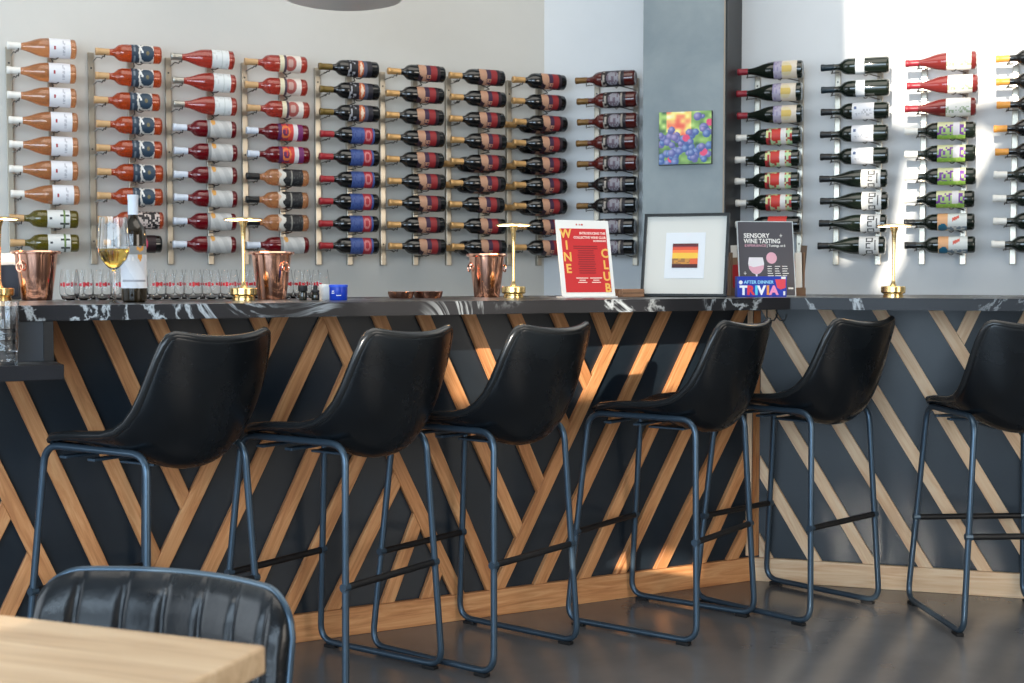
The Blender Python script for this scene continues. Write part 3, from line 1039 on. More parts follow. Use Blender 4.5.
ORD = ['top', 'second', 'third', 'fourth', 'fifth', 'sixth', 'seventh', 'eighth', 'ninth']
Z0, PITCH = 2.097, 0.1016
LCOLS = [
 (0.492, (0.369, 0.536), ['peach'] * 7 + ['olive'] * 2, 'leftmost rack', []),
 (0.836, (0.703, 0.870), ['orange'] * 7 + ['pattern', 'redpink'], 'second rack from left', []),
 (1.158, (1.032, 1.212), ['pink'] * 3 + ['ruby'] * 6, 'third rack from left', []),
 (1.483, (1.372, 1.545), ['cream'] * 3 + ['purple'] * 2 + ['black'] * 3 + ['ruby'], 'fourth rack from left', []),
 (1.819, (1.715, 1.867), ['dorange'] * 3 + ['bluered'] * 6, 'fifth rack from left', []),
 (2.143, (2.033, 2.197), ['tanred'] * 9, 'sixth rack from left', []),
 (2.458, (2.370, 2.546), ['tanred'] * 9, 'seventh rack from left', [4, 5, 8]),
 (2.787, (2.694, 2.861), ['tanred'] * 9, 'eighth rack, nearest the wall corner', [2, 3, 4, 5, 6]),
]
RCOLS = [
 (-1.728, (-1.813, -1.614), ['moonred'] * 5 + ['moon'] * 4, 'rack left of the pillar', []),
 (-0.946, (-1.020, -0.817), ['pale'] * 3 + ['garden'] * 4 + ['redtop'], 'rack just right of the pillar', []),
 (-0.560, (-0.647, -0.457), ['narrow'] * 2 + ['wide'] * 3 + ['letters'] * 4, 'second rack right of the pillar', []),
 (-0.183, (-0.262, -0.084), ['sketch'] * 3 + ['lavender'] * 4 + ['land'] * 2, 'third rack right of the pillar', []),
 (0.193, (0.128, 0.310), ['amber'] * 5 + ['violet'] * 4, 'rack at the right edge', []),
]
def rack(col, side, idx):
    ctr, posts, rows, where, dbl = col
    f = wallL if side == 'L' else wallR
    yaw = WLY if side == 'L' else WRY
    off = 0.17 if side == 'L' else 0.15
    n = wl_n if side == 'L' else wr_n
    p = f((posts[0] + posts[1]) / 2)
    root = thing('wine_rack', 'vertical metal wall rack of two posts, ' + where, 'wine rack', (p.x, p.y, Z0 - 0.90), yaw, 'wall wine racks')
    mid = (posts[0] + posts[1]) / 2
    zoff = 0.90
    for q in posts:
        bm = bmesh.new()
        add_box(bm, q - mid - 0.013, q - mid + 0.013, -0.024, 0.0, 0.0, 0.918, bevel=0.002)
        post = finish('post', bm, M_RACK, root)
        for zz in (0.10, 0.50, 0.85):
            lathe_obj('screw', [(0.0, -0.001), (0.0042, -0.001), (0.0042, 0.001), (0, 0.001)], M_DARKSTEEL, post, seg=8, loc=(q - mid, -0.0245, zz), rot=(R(90), 0, 0))
    cx = ctr - mid
    for i in range(9):
        z = zoff - PITCH * i
        a = off
        xn = cx - 0.105
        x0 = posts[0] - mid
        pts = [(x0 + 0.010, -0.02, z - 0.018), (x0 + 0.012, -a + 0.045, z - 0.018), (xn, -a + 0.040, z - 0.020), (xn, -a + 0.014, z - 0.026),
               (xn + 0.004, -a, z - 0.0185), (xn + 0.008, -a - 0.014, z - 0.024), (xn + 0.010, -a - 0.020, z - 0.012)]
        tube_obj('neck_wire', pts, 0.0026, M_WIRE, root, seg=6)
        x1 = posts[1] - mid
        xb = cx + 0.03
        arc = [(x1, -0.02, z - 0.045), (x1 + 0.002, -a + 0.06, z - 0.045)]
        for k in range(5):
            an = R(-60 + 21 * k)
            arc.append((xb + 0.03 * k / 4, -a - 0.0445 * math.sin(an), z - 0.0445 * math.cos(an)))
        tube_obj('body_wire', arc, 0.0026, M_WIRE, root, seg=6)
    return root
for side, cols in (('L', LCOLS), ('R', RCOLS)):
    f = wallL if side == 'L' else wallR
    yaw = WLY if side == 'L' else WRY
    off = 0.17 if side == 'L' else 0.15
    for ci, col in enumerate(cols):
        rack(col, side, ci)
        ctr, posts, rows, where, dbl = col
        for i, kd in enumerate(rows):
            jx = random.uniform(-0.006, 0.006)
            p = f(ctr + jx, off)
            sc = (0.90 if ci < 3 else 0.925) if side == 'L' else 1.0
            bottle(kd, (p.x, p.y, Z0 - PITCH * i), yaw, KINDS[kd][7] + ', ' + ORD[i] + ' in ' + where, 'bottles on the wall racks',
                   tilt=random.uniform(-0.006, 0.012), scale=sc, roll=random.uniform(-0.06, 0.06))
            if i in dbl:
                p = f(ctr + jx - 0.012, off - 0.088)
                bottle(kd, (p.x, p.y, Z0 - PITCH * i - 0.004), yaw, 'black bottle behind the ' + ORD[i] + ' bottle in ' + where, 'bottles on the wall racks', scale=sc)

# ------------------------------------------------------------------ things on the bar
def PX(px, Z):
    return ((px - 512) / 1310 * Z, Z)

# copper buckets
def make_bucket():
    t = thing('copper_bucket', 'x', 'bucket')
    prof = [(0.0, 0.0), (0.043, 0.0), (0.0445, 0.004), (0.0625, 0.139), (0.0715, 0.141), (0.0722, 0.146), (0.0700, 0.150), (0.061, 0.150), (0.059, 0.146), (0.041, 0.008), (0.0, 0.006)]
    lathe_obj('bucket_body', prof, M_COPPER, t, seg=40)
    for s in (-1, 1):
        lug = lathe_obj('handle_mount', [(0.0, 0.0), (0.010, 0.0), (0.008, 0.006), (0.0, 0.008)], M_COPPER, t, seg=12, axis='X', loc=(s * 0.058, 0, 0.112))
        if s < 0: lug.rotation_euler = (0, 0, PI)
        ring = [(s * 0.0650, 0.013 * math.cos(a), 0.101 + 0.013 * math.sin(a)) for a in [2 * PI * k / 16 for k in range(16)]]
        tube_obj('ring_handle', ring, 0.0022, M_COPPER, t, seg=6, closed=True)
    return t
bk = make_bucket()
for i, (px, Z, rz, lb) in enumerate(((37, 3.97, -115, 'copper ice bucket at the left end of the bar'), (272, 4.12, -38, 'copper ice bucket beside the gold lamp and the stemless glasses'),
                                  (487, 4.54, 200, 'copper ice bucket left of the middle gold lamp'))):
    o = bk if i == 0 else copy_tree(bk)
    o.location = (*PX(px, Z), CT)
    o.rotation_euler = (0, 0, R(rz))
    o['label'] = lb
    o['group'] = 'copper buckets on the bar'

# table lamps
def make_lamp():
    t = thing('table_lamp', 'x', 'lamp')
    lathe_obj('base', [(0.0, 0.0), (0.034, 0.0), (0.034, 0.008), (0.032, 0.010), (0.032, 0.012), (0.0395, 0.016), (0.041, 0.019), (0.041, 0.036), (0.0395, 0.038), (0.012, 0.040), (0.0, 0.040)], M_BRASS, t, seg=36, auto=18)
    lathe_obj('stem', [(0.0, 0.038), (0.012, 0.040), (0.0075, 0.048), (0.0052, 0.06), (0.0052, 0.12), (0.0062, 0.18), (0.0085, 0.222), (0.015, 0.240), (0.015, 0.243), (0.0, 0.243)], M_BRASS, t, seg=18)
    s = lathe_obj('lamp_shade', [(0.0, 0.2525), (0.020, 0.252), (0.054, 0.2485), (0.060, 0.246), (0.060, 0.2435), (0.0575, 0.2425), (0.054, 0.244), (0.0, 0.2445)], M_BRASS, t, seg=40)
    lathe_obj('light_disc', [(0.016, 0.2425), (0.053, 0.2425), (0.053, 0.2436), (0.016, 0.2436)], M_GLOW, s, seg=32, cap=False)
    return t
lp = make_lamp()
for i, (px, Z, lb) in enumerate(((0, 3.92, 'gold disc-topped table lamp cut off by the left edge'), (244, 3.98, 'gold disc-topped table lamp beside the second copper bucket'),
                                 (513.5, 4.42, 'gold disc-topped table lamp between copper bucket and wine club sign'), (893, 4.5, 'gold disc-topped table lamp alone on the right bar top'))):
    o = lp if i == 0 else copy_tree(lp)
    o.location = (*PX(px, Z), CT)
    o['label'] = lb
    o['group'] = 'gold table lamps on the bar'

# wine glass
def wineglass():
    x, y = PX(114.5, 3.53)
    t = thing('wine_glass', 'stemmed glass half full of white wine on the bar', 'wine glass', (x, y, CT))
    outer = [(0.0, 0.0), (0.033, 0.0), (0.033, 0.0015), (0.012, 0.004), (0.0045, 0.010), (0.0038, 0.03), (0.0038, 0.082), (0.006, 0.090), (0.018, 0.100), (0.033, 0.118),
             (0.0410, 0.138), (0.0420, 0.155), (0.0395, 0.190), (0.0355, 0.232)]
    inner = [(0.0347, 0.232), (0.0387, 0.190), (0.0412, 0.155), (0.0402, 0.139), (0.0322, 0.119), (0.0170, 0.1015), (0.005, 0.0925), (0.0, 0.092)]
    lathe_obj('glass_bowl', outer + inner, M_GLASS, t, seg=40, auto=60, cap=False)
    wine = [(0.0, 0.0925), (0.005, 0.0930), (0.0168, 0.1018), (0.0320, 0.1192), (0.0400, 0.1391), (0.0408, 0.147), (0.0, 0.147)]
    lathe_obj('white_wine', wine, M_WINE, t, seg=40, auto=40, cap=False)
wineglass()

# standing bottle
def standing():
    x, y = PX(134.5, 3.70)
    t = thing('wine_bottle', 'upright dark bottle with white capsule and pale label beside the wine glass', 'wine bottle', (x, y, CT), R(8))
    prof = [(0.0, 0.004), (0.020, 0.001), (0.031, 0.0), (0.0365, 0.005), (0.0378, 0.012), (0.0378, 0.185), (0.036, 0.200), (0.030, 0.214), (0.021, 0.226), (0.0155, 0.238), (0.0140, 0.255), (0.0140, 0.290), (0.015, 0.292), (0.015, 0.300), (0.0, 0.301)]
    lathe_obj('bottle_glass', [(r * 0.93, h) for r, h in prof], mat('amber_black_glass', (34, 26, 14), 0.05, coat=0.5), t, seg=32)
    lathe_obj('capsule', [(0.0145, 0.246), (0.0145, 0.288), (0.0155, 0.292), (0.0155, 0.302), (0.0, 0.303)], K_PALE, t, seg=24, cap=False)
    def art(u, v):
        if v > 0.80:
            if 0.62 < u < 0.82 and abs((v - 0.9) * 2.6 - abs(u - 0.72) * 1.6) < 0.12: return (226, 160, 70)
            return (146, 150, 152)
        if 0.62 < v < 0.80 and 0.65 < u < 0.78 and abs(u - 0.715) < (v - 0.62) * 0.6: return (226, 160, 70)
        if 0.66 < v < 0.74 and u < 0.6 and int(u * 22) % 2: return (240, 240, 242)
        if 0.16 < v < 0.24 and int(v * 60) % 2 and 0.2 < u < 0.9: return (150, 152, 160)
        return (222, 224, 230) if (u * 1.4 + v) % 1.0 < 0.5 else (208, 211, 218)
    bm = bmesh.new()
    NA, NB = 40, 40
    g = []
    for i in range(NA + 1):
        a = R(-175 + 170 * i / NA)
        g.append([bm.verts.new((0.0358 * math.cos(a), 0.0358 * math.sin(a), 0.040 + 0.118 * j / NB)) for j in range(NB + 1)])
    cols = []
    for i in range(NA):
        for j in range(NB):
            bm.faces.new((g[i][j], g[i + 1][j], g[i + 1][j + 1], g[i][j + 1]))
            cols.append(art((i + .5) / NA, (j + .5) / NB))
    me = bpy.data.meshes.new('label'); bm.to_mesh(me); bm.free(); me.materials.append(M_LABEL)
    at = me.color_attributes.new('print', 'FLOAT_COLOR', 'CORNER')
    for p in me.polygons:
        p.use_smooth = True
        for li in p.loop_indices: at.data[li].color = (*lin(cols[p.index]), 1)
    o = bpy.data.objects.new('label', me); COL.objects.link(o); o.parent = t
standing()

# stemless tasting glasses with red mark
def make_tumbler():
    t = thing('tasting_glass', 'x', 'glass')
    prof = [(0.0, 0.0), (0.016, 0.0), (0.022, 0.004), (0.029, 0.020), (0.0305, 0.038), (0.028, 0.065), (0.0235, 0.094), (0.0227, 0.094), (0.0272, 0.065), (0.0296, 0.038), (0.028, 0.021), (0.021, 0.006), (0.0, 0.004)]
    lathe_obj('glass_bowl', prof, M_THIN, t, seg=24, auto=60, cap=False)
    bm = bmesh.new()
    for k in range(3):
        a0, a1 = R(-90 - 30 + 20 * k), R(-90 - 30 + 20 * (k + 1) - 5)
        h = (0.0045, 0.007, 0.004)[k]
        q = [bm.verts.new((0.0300 * math.cos(a), 0.0300 * math.sin(a), z)) for a, z in ((a0, 0.048 - h), (a1, 0.048 - h), (a1, 0.048 + h), (a0, 0.048 + h))]
        bm.faces.new(q)
    finish('red_mark', bm, mat('red_print', (196, 30, 44), 0.4), t)
    return t
tg = make_tumbler()
n_t = 0
rowpos = []
for k in range(15):
    px = 66 + 18.2 * k
    Z = 3.98 + 0.0012 * (px - 66)
    rowpos.append((px, Z, 'front'))
for k in range(14):
    px = 75 + 18.2 * k
    rowpos.append((px, Z := 4.10 + 0.0012 * (px - 75), 'back'))
OR2 = ['first', 'second', 'third', 'fourth', 'fifth', 'sixth', 'seventh', 'eighth', 'ninth', 'tenth', 'eleventh', 'twelfth', 'thirteenth', 'fourteenth', 'fifteenth']
cnt = {'front': 0, 'back': 0}
for px, Z, rw in rowpos:
    x, y = PX(px, Z)
    cnt[rw] += 1
    near = lambda q, Zq, d: math.hypot(x - PX(q, Zq)[0], y - Zq) < d
    if near(272, 4.12, 0.108) or near(244, 3.98, 0.076) or near(134.5, 3.70, 0.07):
        continue
    if px < 70:
        x += 0.012
    o = tg if n_t == 0 else copy_tree(tg)
    n_t += 1
    o.location = (x, y, CT)
    o.rotation_euler = (0, 0, R(random.uniform(-15, 25)))
    o['label'] = 'stemless glass with red mark, %s from left in the %s row' % (OR2[cnt[rw] - 1], rw)
    o['group'] = 'stemless tasting glasses on the bar'

# little jars and bottles
def jar(name, px, Z, label, build):
    x, y = PX(px, Z)
    t = thing(name, label, 'jar' if 'jar' in name else 'bottle', (x, y, CT))
    build(t)
    return t
DG = mat('dropper_glass', (30, 30, 20), 0.08, coat=0.5)
def b1(t):
    lathe_obj('bottle_glass', [(0, 0), (0.0115, 0), (0.0125, 0.003), (0.0125, 0.024), (0.011, 0.028), (0, 0.028)], DG, t, seg=18)
    lathe_obj('cap', [(0.0135, 0.028), (0.0145, 0.030), (0.0145, 0.044), (0.013, 0.046), (0, 0.046)], M_BLACK, t, seg=18)
def b2(t):
    lathe_obj('bottle_glass', [(0, 0), (0.0115, 0), (0.0125, 0.003), (0.0125, 0.020), (0.010, 0.024), (0, 0.024)], DG, t, seg=18)
    lathe_obj('cap', [(0.0125, 0.024), (0.0125, 0.030), (0.007, 0.032), (0.006, 0.045), (0, 0.046)], M_BLACK, t, seg=18)
def b3(t):
    lathe_obj('jar_body', [(0, 0), (0.0165, 0), (0.018, 0.003), (0.018, 0.034), (0, 0.034)], M_WHITE, t, seg=24)
    lathe_obj('lid', [(0.0185, 0.034), (0.019, 0.036), (0.019, 0.047), (0.017, 0.048), (0, 0.048)], M_WHITE, t, seg=24)
def b4(t):
    lathe_obj('jar_body', [(0, 0), (0.026, 0), (0.0275, 0.003), (0.0275, 0.040), (0, 0.040)], M_BLUE, t, seg=28)
    lathe_obj('lid', [(0.0285, 0.040), (0.029, 0.041), (0.029, 0.047), (0.027, 0.048), (0, 0.048)], mat('blue_lid', (60, 96, 220), 0.3), t, seg=28)
    bm = bmesh.new()
    for z0_, a0, a1 in ((0.014, -95, -65), (0.021, -130, -108), (0.027, -128, -110)):
        n = 6
        lo = [bm.verts.new((0.0277 * math.cos(R(a0 + (a1 - a0) * k / n)), 0.0277 * math.sin(R(a0 + (a1 - a0) * k / n)), z0_)) for k in range(n + 1)]
        hi = [bm.verts.new((v.co.x, v.co.y, z0_ + 0.0022)) for v in lo]
        for k in range(n): bm.faces.new((lo[k], lo[k + 1], hi[k + 1], hi[k]))
    finish('label', bm, M_PAPER, t)
jar('dropper_bottle', 303, 3.98, 'tiny dark bottle with wide black cap beside the copper bucket', b1)
jar('dropper_bottle', 315.5, 4.0, 'tiny dark bottle left of the white jar', b2)
jar('white_jar', 325.5, 4.06, 'small white lidded jar left of the blue jar', b3)
jar('blue_jar', 338.5, 4.0, 'small blue lidded jar on the black bar top', b4)

# copper trays
def tray(px, Z, rad, h, label):
    x, y = PX(px, Z)
    t = thing('copper_tray', label, 'tray', (x, y, CT), group='copper trays')
    lathe_obj('tray_body', [(0, 0), (rad * 0.86, 0), (rad * 0.95, h * 0.35), (rad, h * 0.85), (rad * 1.02, h), (rad * 0.98, h), (rad * 0.92, h * 0.45), (rad * 0.84, 0.003), (0, 0.003)], M_COPPER, t, seg=36, cap=False)
tray(401, 4.35, 0.043, 0.022, 'shallow copper dish, left one behind the stools')
tray(428, 4.42, 0.050, 0.022, 'shallow copper dish, right one beside the copper bucket')

# dark caddy with draped napkin at the left end
def caddy():
    x, y = PX(6, 4.12)
    t = thing('napkin_caddy', 'dark caddy with white napkins at the left end of the bar', 'caddy', (x, y, CT), R(20))
    box_obj('caddy_body', (-0.085, 0.045, -0.05, 0.05, 0.0, 0.115), M_DARKSTEEL, t, bevel=0.004)
    box_obj('caddy_panel', (-0.028, 0.038, -0.0515, -0.0502, 0.01, 0.105), mat('smoked_panel', (40, 46, 60), 0.1), t)
    bm = bmesh.new()
    nx, ny = 14, 6
    g = []
    for i in range(nx + 1):
        for_j = []
        for j in range(ny + 1):
            u, v = i / nx, j / ny
            for_j.append(bm.verts.new((-0.09 + 0.145 * u, -0.058 + 0.116 * v, 0.156 - 0.028 * u ** 3 + 0.006 * math.sin(u * 9) - 0.03 * (abs(v - 0.5) * 2) ** 3)))
        g.append(for_j)
    for i in range(nx):
        for j in range(ny): bm.faces.new((g[i][j], g[i + 1][j], g[i + 1][j + 1], g[i][j + 1]))
    o = finish('napkin', bm, M_PAPER, t, smooth=True)
    s = o.modifiers.new('s', 'SOLIDIFY'); s.thickness = 0.034; s.offset = -1
caddy()

# stacks of clear tumblers on the drop shelf
def make_stackglass():
    t = thing('tumbler', 'x', 'glass')
    prof = [(0.0, 0.0), (0.026, 0.0), (0.0275, 0.003), (0.0335, 0.075), (0.0325, 0.075), (0.0262, 0.010), (0.0, 0.009)]
    lathe_obj('glass_body', prof, M_GLASS, t, seg=28, auto=50, cap=False)
    return t
sg_ = make_stackglass()
HGT = ['bottom', 'second lowest', 'second highest', 'top']
k2 = 0
for si, (px, Z) in enumerate(((4.5, 3.205), (-22, 3.2))):
    for k in range(4):
        o = sg_ if k2 == 0 else copy_tree(sg_)
        k2 += 1
        x, y = PX(px, Z)
        o.location = (x, y, 0.9295 + k * 0.0268)
        if si == 1 and k > 2: o.scale = (1, 1, 1)
        o['label'] = '%s clear tumbler of the %s stack on the low ledge' % (HGT[k], 'right' if si == 0 else 'left')
        o['group'] = 'clear tumblers stacked on the ledge'

# wine club sign
def clubsign():
    x, y = PX(589.5, 4.50)
    W, H = 0.212, 0.271
    t = thing('wine_club_sign', 'white framed red sign reading WINE CLUB leaning on the bar', 'sign', (x, y, CT), (R(-11), 0, YL))
    bm = bmesh.new(); add_box(bm, -W / 2, W / 2, 0, 0.006, 0.004, H, bevel=0.001)
    finish('board', bm, M_PAPER, t)
    red = mat('sign_red', (206, 44, 48), 0.5); yel = mat('sign_yellow', (242, 190, 96), 0.5)
    pink = mat('sign_pale', (250, 226, 214), 0.5); dk = mat('sign_darkred', (150, 34, 42), 0.5)
    box_obj('red_panel', (-W / 2 + 0.016, W / 2 - 0.014, -0.0012, 0.0, 0.018, H - 0.030), red, t)
    y0 = -0.0016
    for k, c in enumerate('WINE'):
        text_obj('letter', c, 0.043, yel, t, (-W / 2 + 0.034, y0, H - 0.062 - 0.041 * k), bold=0.0012)
    for k, c in enumerate('CLUB'):
        text_obj('letter', c, 0.043, yel, t, (W / 2 - 0.028, y0, 0.140 - 0.0405 * k), bold=0.0012)
    text_obj('heading', 'INTRODUCING THE', 0.0115, pink, t, (W / 2 - 0.018, y0, H - 0.050), 'RIGHT', 0.0003)
    text_obj('heading', 'COLLECTIVE WINE CLUB', 0.0115, pink, t, (W / 2 - 0.018, y0, H - 0.065), 'RIGHT', 0.0003)
    text_obj('heading', 'MEMBERSHIPS', 0.0085, pink, t, (W / 2 - 0.018, y0, H - 0.076), 'RIGHT', 0.0002)
    bm = bmesh.new()
    for k in range(13):
        w = 0.048 if k in (0, 1) else random.uniform(0.030, 0.036)
        add_box(bm, 0.002 - w, 0.002 + w, y0 - 0.0002, y0, H - 0.094 - 0.0078 * k, H - 0.0905 - 0.0078 * k)
    finish('text_lines', bm, dk, t)
    bm = bmesh.new()
    for cx in (-0.022, 0.033):
        for k, w in enumerate((0.024, 0.012, 0.018)):
            add_box(bm, cx - w, cx + w, y0 - 0.0002, y0, 0.066 - 0.0075 * k, 0.0690 - 0.0075 * k)
    finish('text_lines', bm, pink, t)
    bm = bmesh.new()
    for k, (cx, w) in enumerate(((-0.004, 0.006), (0.007, 0.004), (0.017, 0.008))):
        add_box(bm, cx - w / 2 - 0.02, cx + w / 2 - 0.02, -0.0003, 0.0, H - 0.0185, H - 0.013)
    finish('logo', bm, mat('logo_red', (190, 70, 60), 0.5), t)
    box_obj('sign_base', (-W / 2, W / 2, -0.012, 0.045, -0.0005, 0.004), M_WHITE, t, rot=(R(11), 0, 0))
clubsign()

# wooden block between sign and frame
x, y = PX(629, 4.62)
o = thing('wooden_block', 'small flat wooden block between wine club sign and framed print', 'block', (x, y, CT), YL)
box_obj('block_body', (-0.045, 0.045, -0.03, 0.03, 0.0, 0.028), wood('walnut_block', (150, 112, 84), (172, 132, 100), (118, 84, 60)), o, bevel=0.002)
box_obj('block_groove', (-0.045, 0.045, -0.0305, -0.03, 0.013, 0.015), M_BLACK, o)

# framed print
def framed():
    x, y = PX(683, 4.62)
    W, H = 0.306, 0.300
    t = thing('framed_print', 'black framed small sunset print with wide white mat, leaning on the bar', 'picture', (x, y, CT), (R(-12), 0, R(-20)))
    fm = mat('frame_black', (34, 38, 40), 0.35)
    bm = bmesh.new()
    b = 0.009
    add_box(bm, -W / 2, W / 2, -0.012, 0.008, 0.0, b)
    add_box(bm, -W / 2, W / 2, -0.012, 0.008, H - b, H)
    add_box(bm, -W / 2, -W / 2 + b, -0.012, 0.008, b, H - b)
    add_box(bm, W / 2 - b, W / 2, -0.012, 0.008, b, H - b)
    finish('frame', bm, fm, t)
    box_obj('backing', (-W / 2 + b, W / 2 - b, -0.001, 0.006, b, H - b), mat('mat_board', (206, 206, 200), 0.6), t)
    box_obj('inner_mat', (-0.072, 0.070, -0.0022, -0.001, 0.066, 0.232), mat('inner_mat_board', (214, 219, 224), 0.6), t)
    def art(u, v):
        if v < 0.16: return (70, 34, 34)
        if v > 0.88: return (92, 40, 44)
        if v > 0.72: return (214, 84, 60) if hsh(int(v * 26), 2) > 0.3 else (150, 52, 52)
        if v > 0.40: return (236, 190, 70) if v < 0.62 else (240, 130, 66)
        if u > 0.7: return (216, 96, 56)
        return (196, 136, 60) if hsh(int(u * 12), int(v * 16)) > 0.4 else (150, 108, 62)
    print_sheet('print', 0.092, 0.088, 26, 26, art, t, y=-0.0036, x0=-0.046, z0=0.104)
framed()

# menu sign in acrylic holder and trivia box
def menu():
    x, y = PX(768, 4.72)
    W, H = 0.205, 0.272
    t = thing('menu_sign', 'dark wine tasting menu card in a clear stand at the bar corner', 'sign', (x, y, CT), (R(-9), 0, R(9)))
    bm = bmesh.new(); add_box(bm, -W / 2 - 0.004, W / 2 + 0.004, 0.0005, 0.003, 0.0, H + 0.003)
    finish('holder', bm, mat('holder_edge', (200, 208, 212), 0.15), t)
    ink = mat('menu_ink', (72, 72, 80), 0.5)
    box_obj('card', (-W / 2, W / 2, -0.001, 0.0004, 0.003, H), ink, t)
    wh = M_PAPER; pk = mat('menu_pink', (220, 168, 184), 0.5)
    y0 = -0.0013
    text_obj('heading', 'SENSORY', 0.023, wh, t, (-W / 2 + 0.020, y0, 0.214), 'LEFT', 0.0004)
    text_obj('heading', 'WINE TASTING', 0.023, wh, t, (-W / 2 + 0.020, y0, 0.194), 'LEFT', 0.0004, sx=0.86)
    text_obj('heading', 'EXPERIENCE', 0.0122, pk, t, (-W / 2 + 0.022, y0, 0.181), 'LEFT', 0.0001, sx=1.15, space=1.05)
    text_obj('heading', '| Tastings at 6', 0.0125, wh, t, (0.003, y0, 0.181), 'LEFT', 0.0001)
    # glass drawing
    bm = bmesh.new()
    prof = [(-0.026, 0.142), (0.026, 0.142), (0.030, 0.120), (0.027, 0.100), (0.016, 0.086), (0.003, 0.080), (0.003, 0.052), (-0.003, 0.052), (-0.003, 0.080), (-0.016, 0.086), (-0.027, 0.100), (-0.030, 0.120)]
    f = bm.faces.new([bm.verts.new((-0.040 + a, y0, z)) for a, z in prof])
    finish('glass_drawing', bm, mat('drawing_white', (226, 224, 228), 0.5), t)
    bm = bmesh.new()
    prof = [(-0.0275, 0.112), (-0.01, 0.106), (0.0285, 0.114), (0.027, 0.100), (0.016, 0.087), (0.003, 0.081), (-0.003, 0.081), (-0.016, 0.087), (-0.027, 0.100)]
    bm.faces.new([bm.verts.new((-0.040 + a, y0 - 0.0004, z)) for a, z in prof])
    bm.faces.new([bm.verts.new((0.019 + 0.020 * math.cos(a), y0, 0.140 + 0.021 * math.sin(a))) for a in [2 * PI * k / 24 for k in range(24)]])
    finish('pink_drawing', bm, pk, t)
    bm = bmesh.new()
    for k in range(5):
        for q in range(3):
            add_box(bm, 0.002 + q * 0.028, 0.026 + q * 0.028 - random.uniform(0, 0.01), y0 - 0.0002, y0, 0.108 - 0.0085 * k, 0.1105 - 0.0085 * k)
    add_box(bm, 0.077, 0.096, y0 - 0.0002, y0, 0.026, 0.032)
    for cx, cz in ((0.058, 0.222), (-0.083, 0.084)):
        add_box(bm, cx - 0.0008, cx + 0.0008, y0 - 0.0002, y0, cz - 0.006, cz + 0.006)
        add_box(bm, cx - 0.005, cx + 0.005, y0 - 0.0002, y0, cz - 0.0008, cz + 0.0008)
    finish('text_lines', bm, wh, t)
    # box
    x, y = PX(760.5, 4.62)
    t = thing('trivia_box', 'blue trivia game box in front of the menu card', 'box', (x, y, CT), R(4))
    bm = bmesh.new(); add_box(bm, -0.088, 0.088, -0.018, 0.018, 0, 0.072, bevel=0.001)
    finish('box_body', bm, mat('trivia_blue', (24, 56, 168), 0.35), t)
    cols = [(240, 244, 250), (226, 60, 76), (92, 206, 236), (244, 244, 250), (240, 150, 70), (244, 150, 190)]
    xs = [-0.066, -0.041, -0.020, -0.002, 0.021, 0.042]
    for c, cc, xx in zip('TRIVIA', cols, xs):
        text_obj('letter', c, 0.043, mat('ink_%d_%d_%d' % cc, cc, 0.5), t, (xx, -0.0186, 0.009), bold=0.0022)
    text_obj('heading', 'AFTER DINNER', 0.0155, mat('ink_cyan', (150, 214, 240), 0.5), t, (-0.012, -0.0186, 0.047), bold=0.0004)
    bm = bmesh.new()
    bm.faces.new([bm.verts.new((a, -0.0186, b)) for a, b in ((0.046, 0.062), (0.084, 0.062), (0.084, 0.032), (0.066, 0.026), (0.054, 0.032))])
    finish('red_flash', bm, mat('flash_red', (226, 70, 84), 0.5), t)
    bm = bmesh.new()
    bm.faces.new([bm.verts.new((-0.076 + 0.007 * math.cos(a), -0.0186, 0.051 + 0.007 * math.sin(a))) for a in [2 * PI * k / 16 for k in range(16)]])
    add_box(bm, 0.068, 0.084, -0.0188, -0.018, 0.063, 0.071)
    add_box(bm, 0.076, 0.083, -0.0188, -0.018, 0.006, 0.020)
    finish('badge', bm, M_PAPER, t)
menu()

# card rack behind the menu
def cardrack():
    x, y = PX(767, 4.90)
    t = thing('card_rack', 'cluttered brown rack of folded cards half hidden behind the menu card', 'card rack', (x, y, CT), R(3))
    wb = mat('rack_brown', (120, 92, 70), 0.6)
    bm = bmesh.new()
    add_box(bm, -0.145, 0.135, -0.04, 0.04, 0.0, 0.03)
    for xx in (-0.143, 0.128):
        add_box(bm, xx - 0.003, xx + 0.003, -0.04, 0.04, 0.03, 0.16)
    finish('rack_body', bm, wb, t)
    cs = [(206, 196, 180), (188, 40, 44), (150, 120, 92), (226, 222, 214), (90, 74, 62)]
    for k in range(7):
        for s in (-1, 1):
            xx = s * 0.128 - s * 0.012 * random.random() - (0.006 if s > 0 else 0)
            z1 = random.uniform(0.10, 0.19)
            c = cs[(k + (1 if s < 0 else 3)) % 5]
            b = box_obj('folded_card', (-0.012, 0.012, -0.001, 0.001, 0, z1 - 0.03), mat('card_%d_%d_%d' % c, c, 0.6), t, loc=(xx, -0.034 + 0.011 * k, 0.0305), rot=(0, R(random.uniform(-5, 5)), R(random.uniform(-15, 15))))
cardrack()

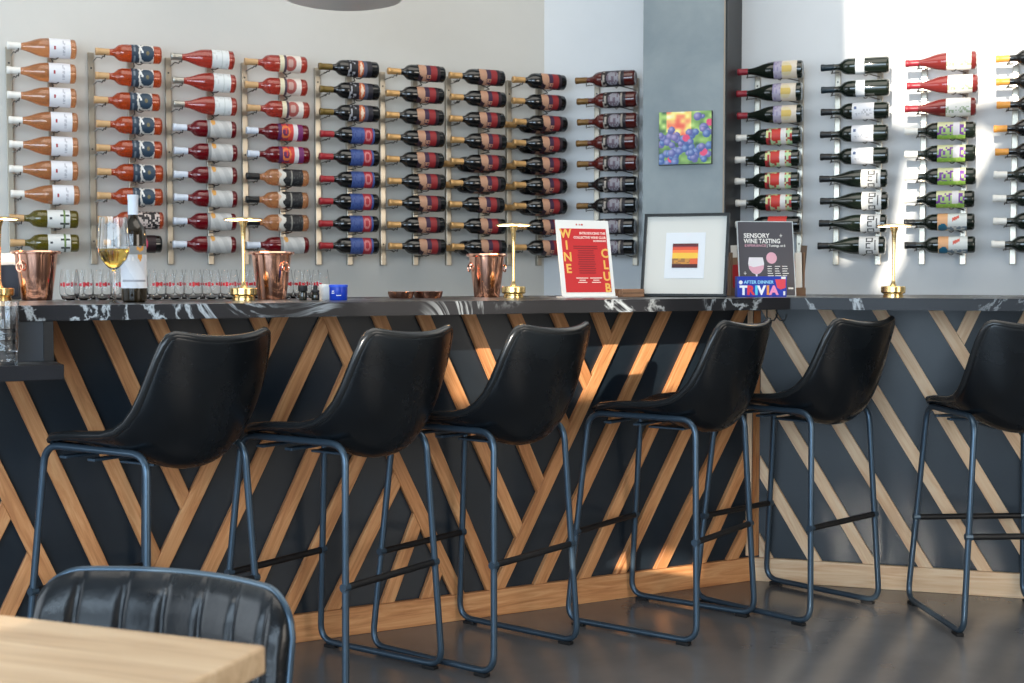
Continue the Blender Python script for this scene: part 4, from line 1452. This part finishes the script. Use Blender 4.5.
# grape painting on the pillar
def vn(x, y):
    xi, yi = math.floor(x), math.floor(y)
    fx, fy = x - xi, y - yi
    fx, fy = fx * fx * (3 - 2 * fx), fy * fy * (3 - 2 * fy)
    a = hsh(xi, yi) * (1 - fx) + hsh(xi + 1, yi) * fx
    b = hsh(xi, yi + 1) * (1 - fx) + hsh(xi + 1, yi + 1) * fx
    return a * (1 - fy) + b * fy
def mixc(cs, t):
    t = min(max(t, 0), 0.999) * (len(cs) - 1)
    i = int(t); f = t - i
    return tuple(a * (1 - f) + b * f for a, b in zip(cs[i], cs[i + 1]))
def grapes():
    c = wallR((s0 + s1) / 2 + 0.012, pd + 0.012)
    S = 0.245
    t = thing('grape_painting', 'small square canvas of blue grapes hung on the grey pillar', 'painting', (c.x, c.y, 1.15 + (275 - 163) / 1310 * 5.75 + 0.012), WRY)
    rnd = random.Random(3)
    balls = [(rnd.uniform(0.02, 0.98), rnd.uniform(0.02, 0.66), rnd.uniform(0.055, 0.075)) for _ in range(64)] + [(0.74, 0.90, 0.08), (0.86, 0.68, 0.09), (0.97, 0.78, 0.07), (0.84, 0.90, 0.04)]
    def art(u, v):
        for cx, cy, r in balls:
            d = math.hypot(u - cx, v - cy) / r
            if d < 1:
                if cx > 0.6 and cy > 0.35 and cy < 0.5: pass
                k = max(0.0, 1 - math.hypot(u - cx + r * .3, v - cy - r * .3) / r)
                if hsh(cx, cy) > 0.9: return (222, 84, 122)
                return (62 + 80 * k + 44 * hsh(cx, 1), 98 + 70 * k, 156 + 50 * k)
        h = vn(u * 11, v * 11)
        if u > 0.14 and u < 0.62 and v > 0.62 - 0.25 * (u - 0.14):
            return mixc([(232, 96, 84), (244, 150, 110), (246, 228, 130), (250, 244, 214)], h)
        return mixc([(64, 92, 84), (112, 150, 92), (158, 196, 110), (210, 226, 150)], h * (0.7 if v < 0.6 else 1.0))
    box_obj('canvas_edge', (-S / 2, S / 2, -0.008, 0.0115, 0, S * 0.98), mat('canvas_dark', (44, 48, 46), 0.6), t)
    print_sheet('canvas_print', S * 0.985, S * 0.97, 84, 84, art, t, y=-0.0105, z0=0.002)
grapes()

# pendant at the top edge
x, y = PX(345, 5.2)
t = thing('pendant_lamp', 'round white ceiling fixture cut off by the top edge', 'lamp', (x, y, 2.222))
lathe_obj('lamp_dome', [(0.0, 0.0), (0.19, 0.0), (0.228, 0.010), (0.243, 0.03), (0.238, 0.08), (0.18, 0.13), (0.10, 0.16), (0.0, 0.17)], M_WHITE, t, seg=48)
tube_obj('cord', [(0, 0, 0.16), (0, 0, CEIL - 2.222)], 0.004, M_BLACK, t, seg=6)
